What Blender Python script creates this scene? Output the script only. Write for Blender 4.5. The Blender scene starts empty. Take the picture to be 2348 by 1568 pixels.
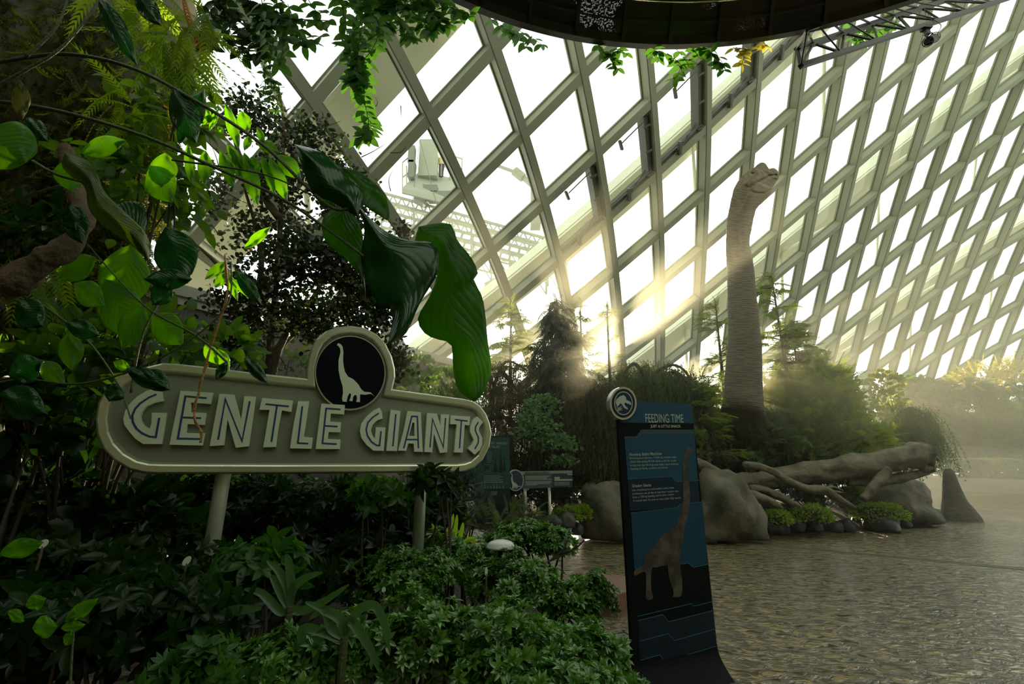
import bpy, math, random
import numpy as np
from mathutils import Vector, Matrix, noise
from mathutils.geometry import tessellate_polygon

# ---------------------------------------------------------------- camera, sky, sun, exposure
SC = bpy.context.scene
COL = SC.collection
F = 1020.0
PITCH = math.atan(276 / 1020)
EYE = 1.55
CT, ST = math.cos(PITCH), math.sin(PITCH)
cam_d = bpy.data.cameras.new('camera')
cam_d.sensor_width = 36.0
cam_d.lens = F / 2348 * 36
cam_d.clip_end = 400
cam = bpy.data.objects.new('camera', cam_d)
cam.location = (0, 0, EYE)
cam.rotation_euler = (math.pi / 2 + PITCH, 0, 0)
COL.objects.link(cam)
SC.camera = cam
SC.view_settings.view_transform = 'Standard'
SC.view_settings.look = 'None'
SC.view_settings.exposure = 0.0
SC.view_settings.gamma = 1.0
SC.view_settings.use_curve_mapping = False
cy = SC.cycles
cy.max_bounces = 6
cy.diffuse_bounces = 3
cy.glossy_bounces = 2
cy.transmission_bounces = 4
cy.transparent_max_bounces = 10
cy.volume_bounces = 0
cy.caustics_reflective = False
cy.caustics_refractive = False
cy.use_denoising = True
cy.use_adaptive_sampling = True
cy.adaptive_threshold = 0.03
cy.sample_clamp_indirect = 6.0


def pdir(x, y):
    a = (x - 1174) / F
    b = -(y - 784) / F
    return Vector((a, CT - b * ST, ST + b * CT))


def P(x, y, Y):
    """point of the place at distance Y in front of the viewpoint seen in direction (x, y)"""
    d = pdir(x, y)
    d = d * (Y / d.y)
    return Vector((d.x, d.y, d.z + EYE))


def PZ(x, y, z=0.0):
    d = pdir(x, y)
    d = d * ((z - EYE) / d.z)
    return Vector((d.x, d.y, z))


def M(px, x, y, Y):
    """size in metres of px picture units at that place"""
    return px / F * Y / pdir(x, y).y


SUN_DIR = pdir(1400, 806).normalized()
world = bpy.data.worlds.new('sky')
SC.world = world
world.use_nodes = True
wn = world.node_tree.nodes
wl = world.node_tree.links
wn.clear()
wo = wn.new('ShaderNodeOutputWorld')
bg = wn.new('ShaderNodeBackground')
tc = wn.new('ShaderNodeTexCoord')
vm = wn.new('ShaderNodeVectorMath'); vm.operation = 'DOT_PRODUCT'
vm.inputs[1].default_value = SUN_DIR
wl.new(tc.outputs['Generated'], vm.inputs[0])
cr = wn.new('ShaderNodeValToRGB')
e = cr.color_ramp.elements
e[0].position = 0.0; e[0].color = (0.88, 0.96, 0.74, 1)
e[1].position = 1.0; e[1].color = (1.0, 0.90, 0.62, 1)
k = e.new(0.70); k.color = (0.90, 0.98, 0.94, 1)
k = e.new(0.94); k.color = (1.0, 0.98, 0.90, 1)
wl.new(vm.outputs['Value'], cr.inputs['Fac'])
mr = wn.new('ShaderNodeValToRGB')
e = mr.color_ramp.elements
e[0].position = 0.0; e[0].color = (0.38, 0.38, 0.38, 1)
e[1].position = 1.0; e[1].color = (1.0, 1.0, 1.0, 1)
k = e.new(0.70); k.color = (0.46, 0.46, 0.46, 1)
k = e.new(0.90); k.color = (0.55, 0.55, 0.55, 1)
wl.new(vm.outputs['Value'], mr.inputs['Fac'])
mu = wn.new('ShaderNodeMath'); mu.operation = 'MULTIPLY'; mu.inputs[1].default_value = 4.2
wl.new(mr.outputs['Color'], mu.inputs[0])
wl.new(cr.outputs['Color'], bg.inputs['Color'])
wl.new(mu.outputs[0], bg.inputs['Strength'])
wl.new(bg.outputs[0], wo.inputs['Surface'])

sun_d = bpy.data.lights.new('sun', 'SUN')
sun_d.energy = 13.0
sun_d.angle = math.radians(1.2)
sun_d.color = (1.0, 0.80, 0.50)
sun = bpy.data.objects.new('sun', sun_d)
sun.rotation_euler = (-SUN_DIR).to_track_quat('-Z', 'Y').to_euler()
sun.location = (10, 40, 20)
COL.objects.link(sun)

# ---------------------------------------------------------------- helpers
R = random.Random(7)
NR = np.random.RandomState(11)
U = R.uniform


def tag(o, label=None, cat=None, group=None, kind=None):
    if label: o['label'] = label
    if cat: o['category'] = cat
    if group: o['group'] = group
    if kind: o['kind'] = kind
    return o


def thing(name, label, cat, loc=(0, 0, 0), group=None, kind=None):
    o = bpy.data.objects.new(name, None)
    o.empty_display_size = 0.1
    o.location = loc
    COL.objects.link(o)
    return tag(o, label, cat, group, kind)


def link(name, me, mat, parent=None, smooth=False):
    if mat is not None:
        me.materials.append(mat)
    if smooth:
        me.polygons.foreach_set('use_smooth', [True] * len(me.polygons))
    o = bpy.data.objects.new(name, me)
    COL.objects.link(o)
    if parent is not None:
        o.parent = parent
        o.matrix_parent_inverse = Matrix.Translation(-Vector(parent.location))
    return o


class MB:
    def __init__(s):
        s.v = []; s.f = []

    def add(s, vs, fs):
        n = len(s.v)
        s.v += [tuple(v) for v in vs]
        s.f += [tuple(i + n for i in f) for f in fs]

    def box(s, c, size, rot=None):
        vs = []
        for x in (-.5, .5):
            for y in (-.5, .5):
                for z in (-.5, .5):
                    v = Vector((x * size[0], y * size[1], z * size[2]))
                    if rot is not None: v = rot @ v
                    vs.append(Vector(c) + v)
        s.add(vs, [(0, 1, 3, 2), (4, 6, 7, 5), (0, 4, 5, 1), (2, 3, 7, 6), (0, 2, 6, 4), (1, 5, 7, 3)])

    def bar(s, a, b, w, h, up=Vector((0, 0, 1))):
        a = Vector(a); b = Vector(b)
        d = (b - a)
        y = d.normalized()
        x = y.cross(up)
        if x.length < 1e-5: x = y.cross(Vector((1, 0, 0)))
        x.normalize()
        z = x.cross(y)
        s.box((a + b) / 2, (w, d.length, h), Matrix((x, y, z)).transposed())

    def tube(s, pts, rad, n=10, cap=True, flat=1.0, noise_amp=0.0, seed=0.0):
        pts = [Vector(p) for p in pts]
        if not hasattr(rad, '__len__'): rad = [rad] * len(pts)
        rings = []
        up = None
        for i, p in enumerate(pts):
            t = (pts[min(i + 1, len(pts) - 1)] - pts[max(i - 1, 0)])
            if t.length < 1e-9: t = Vector((0, 0, 1))
            t.normalize()
            if up is None:
                up = t.orthogonal().normalized()
            up = (up - t * up.dot(t))
            up = up.normalized() if up.length > 1e-6 else t.orthogonal().normalized()
            sd = t.cross(up)
            ring = []
            for k in range(n):
                a = 2 * math.pi * k / n
                r = rad[i]
                if noise_amp:
                    r *= 1 + noise_amp * noise.noise(Vector((math.cos(a) * 1.7, math.sin(a) * 1.7, i * .35 + seed)))
                ring.append(p + (up * math.cos(a) * flat + sd * math.sin(a)) * r)
            rings.append(ring)
        vs = [v for r in rings for v in r]
        fs = []
        for i in range(len(rings) - 1):
            for k in range(n):
                k2 = (k + 1) % n
                fs.append((i * n + k, i * n + k2, (i + 1) * n + k2, (i + 1) * n + k))
        if cap:
            fs.append(tuple(range(n - 1, -1, -1)))
            fs.append(tuple((len(rings) - 1) * n + k for k in range(n)))
        s.add(vs, fs)

    def grid(s, rows):
        h = len(rows); w = len(rows[0])
        s.add([v for r in rows for v in r],
              [(i * w + j, i * w + j + 1, (i + 1) * w + j + 1, (i + 1) * w + j) for i in range(h - 1) for j in range(w - 1)])

    def mesh(s, name):
        me = bpy.data.meshes.new(name)
        me.from_pydata(s.v, [], s.f)
        me.update()
        return me

    def build(s, name, mat, parent=None, smooth=False):
        return link(name, s.mesh(name), mat, parent, smooth)


def smooth_path(pts, n=8):
    """Catmull-Rom through points"""
    pts = [Vector(p) for p in pts]
    out = []
    for i in range(len(pts) - 1):
        p0 = pts[max(i - 1, 0)]; p1 = pts[i]; p2 = pts[i + 1]; p3 = pts[min(i + 2, len(pts) - 1)]
        for k in range(n):
            t = k / n
            out.append(0.5 * ((2 * p1) + (p2 - p0) * t + (2 * p0 - 5 * p1 + 4 * p2 - p3) * t * t + (3 * p1 - p0 - 3 * p2 + p3) * t ** 3))
    out.append(pts[-1])
    return out


def lerp_list(xs, n):
    m = len(xs) - 1
    return [float(np.interp(i / (n - 1) * m, range(m + 1), xs)) for i in range(n)]


# ---------------------------------------------------------------- materials
MATS = {}


def mat(name, color, rough=0.6, metal=0.0, spec=0.5, bump=None, var=None, alpha_noise=None, coat=0.0):
    """bump=(scale, strength, detail), var=(other colour, scale, contrast)"""
    if name in MATS: return MATS[name]
    m = bpy.data.materials.new(name)
    m.use_nodes = True
    n = m.node_tree.nodes; l = m.node_tree.links
    b = n['Principled BSDF']
    b.inputs['Base Color'].default_value = (*color, 1)
    b.inputs['Roughness'].default_value = rough
    b.inputs['Metallic'].default_value = metal
    b.inputs['Specular IOR Level'].default_value = spec
    b.inputs['Coat Weight'].default_value = coat
    if var or bump:
        t = n.new('ShaderNodeTexCoord')
    if var:
        nz = n.new('ShaderNodeTexNoise'); nz.inputs['Scale'].default_value = var[1]; nz.inputs['Detail'].default_value = 5
        l.new(t.outputs['Object'], nz.inputs['Vector'])
        r = n.new('ShaderNodeValToRGB')
        c = var[2] if len(var) > 2 else 0.15
        r.color_ramp.elements[0].position = 0.5 - c; r.color_ramp.elements[0].color = (*color, 1)
        r.color_ramp.elements[1].position = 0.5 + c; r.color_ramp.elements[1].color = (*var[0], 1)
        l.new(nz.outputs['Fac'], r.inputs['Fac'])
        l.new(r.outputs['Color'], b.inputs['Base Color'])
    if bump:
        nz = n.new('ShaderNodeTexNoise'); nz.inputs['Scale'].default_value = bump[0]; nz.inputs['Detail'].default_value = bump[2] if len(bump) > 2 else 4
        l.new(t.outputs['Object'], nz.inputs['Vector'])
        bp = n.new('ShaderNodeBump'); bp.inputs['Strength'].default_value = bump[1]; bp.inputs['Distance'].default_value = 0.05
        l.new(nz.outputs['Fac'], bp.inputs['Height'])
        l.new(bp.outputs['Normal'], b.inputs['Normal'])
    MATS[name] = m
    return m


def leafmat(name, c1, c2, trans, tw=0.45, rough=0.4, spec=0.4, veins=0.0):
    """leaf: every leaf gets its own tint between c1 and c2; light passes through in colour trans"""
    if name in MATS: return MATS[name]
    m = bpy.data.materials.new(name)
    m.use_nodes = True
    n = m.node_tree.nodes; l = m.node_tree.links
    b = n['Principled BSDF']; out = n['Material Output']
    g = n.new('ShaderNodeNewGeometry')
    mx = n.new('ShaderNodeMix'); mx.data_type = 'RGBA'
    mx.inputs['A'].default_value = (*c1, 1); mx.inputs['B'].default_value = (*c2, 1)
    l.new(g.outputs['Random Per Island'], mx.inputs['Factor'])
    l.new(mx.outputs['Result'], b.inputs['Base Color'])
    b.inputs['Roughness'].default_value = rough
    b.inputs['Specular IOR Level'].default_value = spec
    tr = n.new('ShaderNodeBsdfTranslucent'); tr.inputs['Color'].default_value = (*trans, 1)
    ms = n.new('ShaderNodeMixShader'); ms.inputs[0].default_value = tw
    l.new(b.outputs[0], ms.inputs[1]); l.new(tr.outputs[0], ms.inputs[2])
    l.new(ms.outputs[0], out.inputs['Surface'])
    if veins:
        uv = n.new('ShaderNodeUVMap')
        sp = n.new('ShaderNodeSeparateXYZ'); l.new(uv.outputs[0], sp.inputs[0])
        ab = n.new('ShaderNodeMath'); ab.operation = 'ABSOLUTE'; l.new(sp.outputs[0], ab.inputs[0])
        q = n.new('ShaderNodeMath'); q.operation = 'MULTIPLY_ADD'; l.new(ab.outputs[0], q.inputs[0]); q.inputs[1].default_value = -0.35
        l.new(sp.outputs[1], q.inputs[2])
        tn = n.new('ShaderNodeTexNoise'); tn.inputs['Scale'].default_value = 4.0; l.new(uv.outputs[0], tn.inputs['Vector'])
        q1 = n.new('ShaderNodeMath'); q1.operation = 'MULTIPLY_ADD'; l.new(tn.outputs[0], q1.inputs[0]); q1.inputs[1].default_value = 0.05; l.new(q.outputs[0], q1.inputs[2])
        q2 = n.new('ShaderNodeMath'); q2.operation = 'MULTIPLY'; l.new(q1.outputs[0], q2.inputs[0]); q2.inputs[1].default_value = 2 * math.pi * veins
        sn = n.new('ShaderNodeMath'); sn.operation = 'SINE'; l.new(q2.outputs[0], sn.inputs[0])
        pw = n.new('ShaderNodeMath'); pw.operation = 'ABSOLUTE'; l.new(sn.outputs[0], pw.inputs[0])
        bp = n.new('ShaderNodeBump'); bp.inputs['Strength'].default_value = 0.22; bp.inputs['Distance'].default_value = 0.008
        l.new(pw.outputs[0], bp.inputs['Height'])
        l.new(bp.outputs[0], b.inputs['Normal']); l.new(bp.outputs[0], tr.inputs['Normal'])
        vr = n.new('ShaderNodeMapRange'); vr.inputs[1].default_value = 0.0; vr.inputs[2].default_value = 0.12; vr.inputs[3].default_value = 0.72; vr.inputs[4].default_value = 1.0
        l.new(pw.outputs[0], vr.inputs[0])
        vm2 = n.new('ShaderNodeVectorMath'); vm2.operation = 'SCALE'; vm2.inputs[0].default_value = trans
        l.new(vr.outputs[0], vm2.inputs['Scale']); l.new(vm2.outputs[0], tr.inputs['Color'])
    MATS[name] = m
    return m


STEEL = mat('painted_steel', (0.25, 0.265, 0.20), 0.55, 0.0, 0.4, bump=(2.0, 0.05))
STEEL_DK = mat('dark_painted_steel', (0.075, 0.075, 0.06), 0.5)
BLACK = mat('black_paint', (0.012, 0.012, 0.012), 0.5)
WHITE_EXT = mat('white_exterior_steel', (0.92, 0.93, 0.84), 0.7, var=((0.84, 0.85, 0.75), 0.6, 0.2))
SILVER = mat('brushed_silver', (0.52, 0.53, 0.48), 0.34, 0.85, bump=(40, 0.03))
BARK = mat('bark', (0.07, 0.05, 0.035), 0.9, bump=(14, 0.6, 6), var=((0.12, 0.09, 0.06), 6, 0.2))
STEM = mat('green_stem', (0.05, 0.07, 0.02), 0.5, bump=(60, 0.3))
DRIFT = mat('weathered_wood', (0.20, 0.17, 0.12), 0.8, bump=(7, 1.0, 9), var=((0.08, 0.066, 0.046), 4, 0.2))
ROCK = mat('granite_boulder', (0.15, 0.132, 0.098), 0.8, bump=(5.0, 1.0, 10), var=((0.055, 0.05, 0.036), 2.2, 0.12))
ROCK_DK = mat('dark_cobble', (0.045, 0.045, 0.05), 0.55, bump=(8, 0.4, 6))
EARTH = mat('planting_soil', (0.030, 0.024, 0.016), 0.95, bump=(12, 0.8, 6))

# glass: thin panes, clear with a faint sheen
gm = bpy.data.materials.new('glass')
gm.use_nodes = True
n = gm.node_tree.nodes; l = gm.node_tree.links
n.remove(n['Principled BSDF'])
t1 = n.new('ShaderNodeBsdfTransparent'); t1.inputs[0].default_value = (0.93, 0.97, 0.95, 1)
g1 = n.new('ShaderNodeBsdfGlossy'); g1.inputs['Roughness'].default_value = 0.02
fr = n.new('ShaderNodeFresnel'); fr.inputs[0].default_value = 1.3
ms = n.new('ShaderNodeMixShader')
l.new(fr.outputs[0], ms.inputs[0]); l.new(t1.outputs[0], ms.inputs[1]); l.new(g1.outputs[0], ms.inputs[2])
l.new(ms.outputs[0], n['Material Output'].inputs['Surface'])
GLASS = gm

# ---------------------------------------------------------------- the gridshell facade
LC = np.array([[14.6163, 20.1017, 9.9856], [14.445, -2.8583, 11.6193], [0.2602, -0.031, 0.5585], [0.2394, -0.2534, -0.7539], [3.843, 16.2175, -13.6165], [-0.5103, 0.9321, -2.9671], [-1.0933, -0.0603, -0.1586], [-0.598, 0.0295, -1.8191], [0.2454, -0.6214, 1.7833], [0.7144, 0.0486, -1.2248]])


def G(i, j, off=0.0):
    """point of the glass shell; i and j count the two families of ribs"""
    def q(i, j):
        a = (i - 8) / 8; b = (j - 7) / 8
        r = np.zeros(3); k = 0
        for p in range(4):
            for s in range(4 - p):
                r += LC[k] * a ** p * b ** s; k += 1
        return Vector(r) + Vector((0, 0, EYE))
    c = q(i, j)
    du = q(i + .1, j) - q(i - .1, j); dv = q(i, j + .1) - q(i, j - .1)
    nn = du.cross(dv).normalized()
    if nn.dot(c - Vector((0, 0, EYE))) < 0: nn = -nn
    return c + nn * off, nn


def rib(mb, pts, w, h, z0=0.0, off=0.0):
    """box beam through (point, normal) pairs, h deep outwards from z0"""
    rings = []
    for k, (p, nn) in enumerate(pts):
        t = (pts[min(k + 1, len(pts) - 1)][0] - pts[max(k - 1, 0)][0]).normalized()
        s = t.cross(nn).normalized()
        rings.append([p + s * (off - w / 2) + nn * z0, p + s * (off + w / 2) + nn * z0, p + s * (off + w / 2) + nn * (z0 + h), p + s * (off - w / 2) + nn * (z0 + h)])
    vs = [v for r in rings for v in r]; fs = []
    for i in range(len(rings) - 1):
        for k in range(4):
            fs.append((i * 4 + k, i * 4 + (k + 1) % 4, i * 4 + 4 + (k + 1) % 4, i * 4 + 4 + k))
    fs.append((3, 2, 1, 0)); m = (len(rings) - 1) * 4; fs.append((m, m + 1, m + 2, m + 3))
    mb.add(vs, fs)


glasshouse = thing('window_1', 'great slanting diamond lattice glass wall of the conservatory', 'glass wall', (0, 0, 0), kind='structure')
I0, I1, J0, J1 = -5, 17, -6, 24


def okp(p): return p.z > -0.4 and p.y > -3.0


for fam in (0, 1):
    rng = range(I0, I1 + 1) if fam == 0 else range(J0, J1 + 1)
    for a in rng:
        pts = []
        lo, hi = (J0, J1) if fam == 0 else (I0, I1)
        for s in range((hi - lo) * 3 + 1):
            t = lo + s / 3
            q = G(a, t) if fam == 0 else G(t, a)
            if okp(q[0]): pts.append(q)
            elif pts: break
        if len(pts) < 4: continue
        mb = MB()
        rib(mb, pts, 0.27, 0.34)
        if fam: rib(mb, pts, 0.03, 0.02, -0.02, -0.09)
        rib(mb, pts, 0.36, 0.07, 0.34)
        mb.build('diagonal_rib', STEEL, glasshouse)
mb = MB()
for i in range(I0, I1):
    for j in range(J0, J1):
        q = [G(i, j, .38)[0], G(i + 1, j, .38)[0], G(i + 1, j + 1, .38)[0], G(i, j + 1, .38)[0]]
        if all(okp(p) for p in q): mb.add(q, [(0, 1, 2, 3)])
mb.build('glass_pane', GLASS, glasshouse)

# vent sashes hinged open in one row of panes
for j in range(2, 7):
    v = MB()
    def seg(i0, j0, i1, j1, n=5): return [G(i0 + (i1 - i0) * k / n, j0 + (j1 - j0) * k / n) for k in range(n + 1)]
    rib(v, seg(3.12, j - .12, 3.97, j - .12), 0.17, 0.36, 0.12)
    rib(v, seg(3.92, j - .97, 3.92, j - .1), 0.15, 0.30, 0.05)
    rib(v, seg(3.84, j - .95, 3.84, j - .2), 0.03, 0.1, 0.0)
    rib(v, seg(3.08, j - .93, 3.08, j - .12), 0.07, 0.12, 0.2)
    o = v.build('vent_sash', STEEL_DK, glasshouse)
    a = MB()
    p0 = G(3.93, j - .6, -.06)[0]; p1 = G(3.80, j - .22, .1)[0]
    a.bar(p0, p1, .05, .04)
    rib(a, seg(3.98, j - .62, 3.80, j - .60), .10, .12, -.14)
    p0 = G(3.12, j - .2, -.02)[0]; p1 = G(3.12, j - .62, -.06)[0]
    a.bar(p0, p1, .03, .03)
    rib(a, seg(3.06, j - .66, 3.2, j - .64), .07, .1, -.12)
    for ii in (3.2, 3.55, 3.9):
        rib(a, seg(ii, j - .22, ii + .03, j - .10), .05, .06, -.03)
    a.build('vent_arm', STEEL_DK, o)

# exterior arches and their V struts
for n_, (ia, off, w, h, tilt) in enumerate(((0.45, 1.7, 1.25, 0.5, 0.0), (4.55, 2.0, 1.35, 0.5, 0.0), (8.55, 2.2, 1.5, 0.6, 0.0), (12.7, 2.2, 1.5, 0.6, 0.0))):
    arch = thing('exterior_arch', ('nearest pale steel arch outside the glass, above the hoist platform', 'pale steel arch outside just under the row of open vents', 'pale steel arch outside crossing behind the middle of the neck', 'farthest pale steel arch outside, low on the right')[n_], 'arch', (0, 0, 0), 'white arches outside the glass')
    pts = []
    for s in range((J1 - J0) * 2 + 1):
        q = G(ia, J0 + s / 2)
        if okp(q[0] + q[1] * off): pts.append((q[0] + q[1] * off, q[1]))
    mb = MB(); rib(mb, pts, w, h); mb.build('arch_beam', WHITE_EXT, arch)
    mb = MB(); rib(mb, [(p + nn * 0.0, nn) for p, nn in pts], 0.12, 0.12, -0.12, w * .5 - .1); mb.build('edge_rail', WHITE_EXT, arch)
    for j in range(-2, 20, 3):
        c = G(ia, j + .5, off)[0]
        if not okp(c): continue
        for di in (-1, 1):
            e2 = G(round(ia) + di * (1 if di > 0 else 1), j + (0 if di > 0 else 1), .36)[0]
            s = MB(); s.tube([c, c.lerp(e2, .5), c.lerp(e2, .92), e2], [.05, .09, .05, .03], 8)
            s.build('strut', WHITE_EXT, arch, True)

# ---------------------------------------------------------------- ground, walls, walkway overhead
def floor_mat():
    m = bpy.data.materials.new('stamped_wet_concrete'); m.use_nodes = True
    n = m.node_tree.nodes; l = m.node_tree.links; b = n['Principled BSDF']
    t = n.new('ShaderNodeTexCoord')
    mp = n.new('ShaderNodeMapping'); mp.inputs['Scale'].default_value = (1.0, 1.6, 1); mp.inputs['Rotation'].default_value = (0, 0, .25)
    l.new(t.outputs['Object'], mp.inputs[0])
    a = n.new('ShaderNodeTexNoise'); a.inputs['Scale'].default_value = 7.0; a.inputs['Detail'].default_value = 7; a.inputs['Distortion'].default_value = .9
    l.new(mp.outputs[0], a.inputs['Vector'])
    v = n.new('ShaderNodeTexVoronoi'); v.feature = 'DISTANCE_TO_EDGE'; v.inputs['Scale'].default_value = 3.4; v.inputs['Randomness'].default_value = 1
    mv = n.new('ShaderNodeVectorMath'); mv.operation = 'ADD'
    l.new(mp.outputs[0], mv.inputs[0])
    sc = n.new('ShaderNodeVectorMath'); sc.operation = 'SCALE'; sc.inputs['Scale'].default_value = 0.5
    l.new(a.outputs['Color'], sc.inputs[0]); l.new(sc.outputs[0], mv.inputs[1]); l.new(mv.outputs[0], v.inputs['Vector'])
    r = n.new('ShaderNodeValToRGB'); r.color_ramp.elements[0].position = .0; r.color_ramp.elements[1].position = .12
    l.new(v.outputs['Distance'], r.inputs[0])
    r0 = n.new('ShaderNodeValToRGB'); r0.color_ramp.elements[0].position = .40; r0.color_ramp.elements[1].position = .62
    l.new(a.outputs['Fac'], r0.inputs[0])
    mx = n.new('ShaderNodeMath'); mx.operation = 'MULTIPLY_ADD'; mx.inputs[1].default_value = .8
    l.new(r.outputs[0], mx.inputs[0]); l.new(r0.outputs[0], mx.inputs[2])
    bp = n.new('ShaderNodeBump'); bp.inputs['Strength'].default_value = .6; bp.inputs['Distance'].default_value = .03
    l.new(mx.outputs[0], bp.inputs['Height']); l.new(bp.outputs[0], b.inputs['Normal'])
    nz = n.new('ShaderNodeTexNoise'); nz.inputs['Scale'].default_value = .5; nz.inputs['Detail'].default_value = 4
    l.new(t.outputs['Object'], nz.inputs['Vector'])
    c = n.new('ShaderNodeValToRGB'); c.color_ramp.elements[0].position = .35; c.color_ramp.elements[0].color = (.25, .175, .055, 1)
    c.color_ramp.elements[1].position = .65; c.color_ramp.elements[1].color = (.38, .28, .11, 1)
    l.new(nz.outputs[0], c.inputs[0])
    cm = n.new('ShaderNodeMix'); cm.data_type = 'RGBA'; cm.blend_type = 'MULTIPLY'; cm.inputs['Factor'].default_value = .8
    rm = n.new('ShaderNodeMath'); rm.operation = 'MULTIPLY_ADD'; rm.inputs[1].default_value = .75; rm.inputs[2].default_value = .25
    l.new(r.outputs[0], rm.inputs[0]); rn = n.new('ShaderNodeMath'); rn.operation = 'MULTIPLY'; l.new(rm.outputs[0], rn.inputs[0]); l.new(r0.outputs[0], rn.inputs[1])
    l.new(c.outputs[0], cm.inputs['A']); l.new(rn.outputs[0], cm.inputs['B'])
    l.new(cm.outputs['Result'], b.inputs['Base Color'])
    rr = n.new('ShaderNodeMapRange'); rr.inputs[3].default_value = .12; rr.inputs[4].default_value = .32
    l.new(a.outputs['Fac'], rr.inputs[0]); l.new(rr.outputs[0], b.inputs['Roughness'])
    b.inputs['Specular IOR Level'].default_value = .6
    b.inputs['Coat Weight'].default_value = .8; b.inputs['Coat Roughness'].default_value = .12; l.new(bp.outputs[0], b.inputs['Coat Normal'])
    return m


FLOOR = floor_mat()
mb = MB()
mb.add([(-30, -12, 0), (60, -12, 0), (60, 40, 0), (17, 32.5, 0), (2, 25, 0), (-12, 16.5, 0), (-30, 10, 0)], [(0, 1, 2, 3, 4, 5, 6)])
tag(mb.build('floor', FLOOR), kind='structure')
mb = MB()
mb.add([(-90, 5, -.8), (150, 5, -.8), (150, 120, -.8), (-90, 120, -.8)], [(0, 1, 2, 3)])
tag(mb.build('ground', mat('pale_outdoor_paving', (.85, .85, .80), .8)), kind='structure')
# recessed joint across the floor
a = PZ(1640, 1240, .004); b = PZ(2348, 1304, .004)
d = (b - a).normalized(); a2 = a; b2 = b + d * 6
mb = MB(); s = Vector((-d.y, d.x, 0)) * .045
mb.add([a2 - s, b2 - s, b2 + s, a2 + s], [(0, 1, 2, 3)])
s2 = s * 2.1
mb.build('trim_1', mat('joint_filler', (.05, .055, .045), .35)); tag(bpy.data.objects['trim_1'], kind='structure')
mb = MB()
for sg in (-1, 1): mb.bar(a2 + s2 * sg * .7, b2 + s2 * sg * .7, .02, .012)
tag(mb.build('trim_2', mat('joint_edge_metal', (.4, .42, .36), .35, .6)), kind='structure')
# floor drain grate by the panel
g = PZ(1425, 1480, .006)
dr = thing('drain_cover', 'square metal floor cover half hidden by the azaleas beside the tall panel', 'drain cover', g)
mb = MB()
gd = (PZ(1450, 1480, .0) - PZ(1400, 1455, .0)).normalized(); gs = Vector((-gd.y, gd.x, 0))
mb.bar(g - gd * .22, g + gd * .22, .44, .008); mb.build('plate', mat('steel_plate', (.16, .16, .14), .4, .5, bump=(20, .3)), dr)
mb = MB()
for sg in (-1, 1):
    mb.bar(g - gd * .25 + gs * .235 * sg, g + gd * .25 + gs * .235 * sg, .025, .02)
    mb.bar(g - gs * .25 + gd * .235 * sg, g + gs * .25 + gd * .235 * sg, .025, .02)
mb.build('frame', STEEL_DK, dr)

# retaining wall with a pale coping, left, running away behind the dark tree
BRICK = mat('ribbed_wall_tiles', (.17, .16, .155), .8)
n = BRICK.node_tree.nodes; l = BRICK.node_tree.links
t = n.new('ShaderNodeTexCoord'); mp = n.new('ShaderNodeMapping'); mp.inputs['Rotation'].default_value = (math.pi / 2, 0, 0)
br = n.new('ShaderNodeTexBrick'); br.inputs['Scale'].default_value = 7.0; br.inputs['Mortar Size'].default_value = .03; br.inputs['Brick Width'].default_value = .5; br.inputs['Row Height'].default_value = .16
br.inputs['Color1'].default_value = (.20, .19, .18, 1); br.inputs['Color2'].default_value = (.15, .145, .14, 1); br.inputs['Mortar'].default_value = (.05, .05, .05, 1)
l.new(t.outputs['Object'], mp.inputs[0]); l.new(mp.outputs[0], br.inputs['Vector']); l.new(br.outputs['Color'], n['Principled BSDF'].inputs['Base Color'])
bp = n.new('ShaderNodeBump'); bp.inputs['Strength'].default_value = .6; bp.inputs['Distance'].default_value = .02; l.new(br.outputs['Fac'], bp.inputs['Height']); bp.invert = True
l.new(bp.outputs[0], n['Principled BSDF'].inputs['Normal'])
wa = P(150, 590, 6.6); wb = P(1050, 828, 14.5)
wb.z = wa.z
wd = (wb - wa).normalized(); wn_ = Vector((wd.y, -wd.x, 0))
A0 = wa - wd * 6; B0 = wb + wd * .6
mb = MB()
mb.bar(Vector((A0.x, A0.y, wa.z / 2)) - wn_ * .2, Vector((B0.x, B0.y, wa.z / 2)) - wn_ * .2, .4, wa.z - .3)
w_ = mb.build('wall_left', BRICK); tag(w_, kind='structure')
mb = MB()
mb.bar(Vector((A0.x, A0.y, wa.z - .08)) - wn_ * .15, Vector((B0.x, B0.y, wa.z - .08)) - wn_ * .15, .62, .22)
mb.bar(Vector((A0.x, A0.y, wa.z - .26)) - wn_ * .17, Vector((B0.x, B0.y, wa.z - .26)) - wn_ * .17, .5, .16)
tag(mb.build('trim_3', mat('pale_coping', (.42, .43, .38), .6)), kind='structure')

# planted rock face of the indoor mountain, behind the viewpoint and to the left
MOUNT = mat('mossy_rock_face', (.045, .055, .03), .95, bump=(1.2, 1.0, 8), var=((.10, .09, .06), .7, .2))
def cliff(name, pts, h, seed):
    rows = []
    N = 40
    path = smooth_path(pts, 12)
    for k in range(14):
        z = h * k / 13
        rows.append([Vector((p.x, p.y, z)) + Vector((noise.noise(Vector((p.x * .3, p.y * .3, z * .35 + seed))), noise.noise(Vector((p.x * .3 + 9, p.y * .3, z * .35 + seed))), 0)) * (1.3 if name == 'wall_back' else .8) for p in path])
    mb = MB(); mb.grid(rows)
    return tag(mb.build(name, MOUNT, None, True), kind='structure')
cliff('wall_back', [(-6, -2, 0), (-3, -5.0, 0), (3, -6.5, 0), (9, -6.0, 0), (15, -3, 0)], 9.0, 3)
cliff('wall_left.001', [(-9.5, 8.5, 0), (-7.6, 5, 0), (-6.4, 2, 0), (-6.0, -1, 0), (-5, -3.5, 0)], 8.5, 8)
cliff('wall_right', [(15, -3, 0), (18.5, 2, 0), (21, 7, 0)], 8.0, 5)

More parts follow.
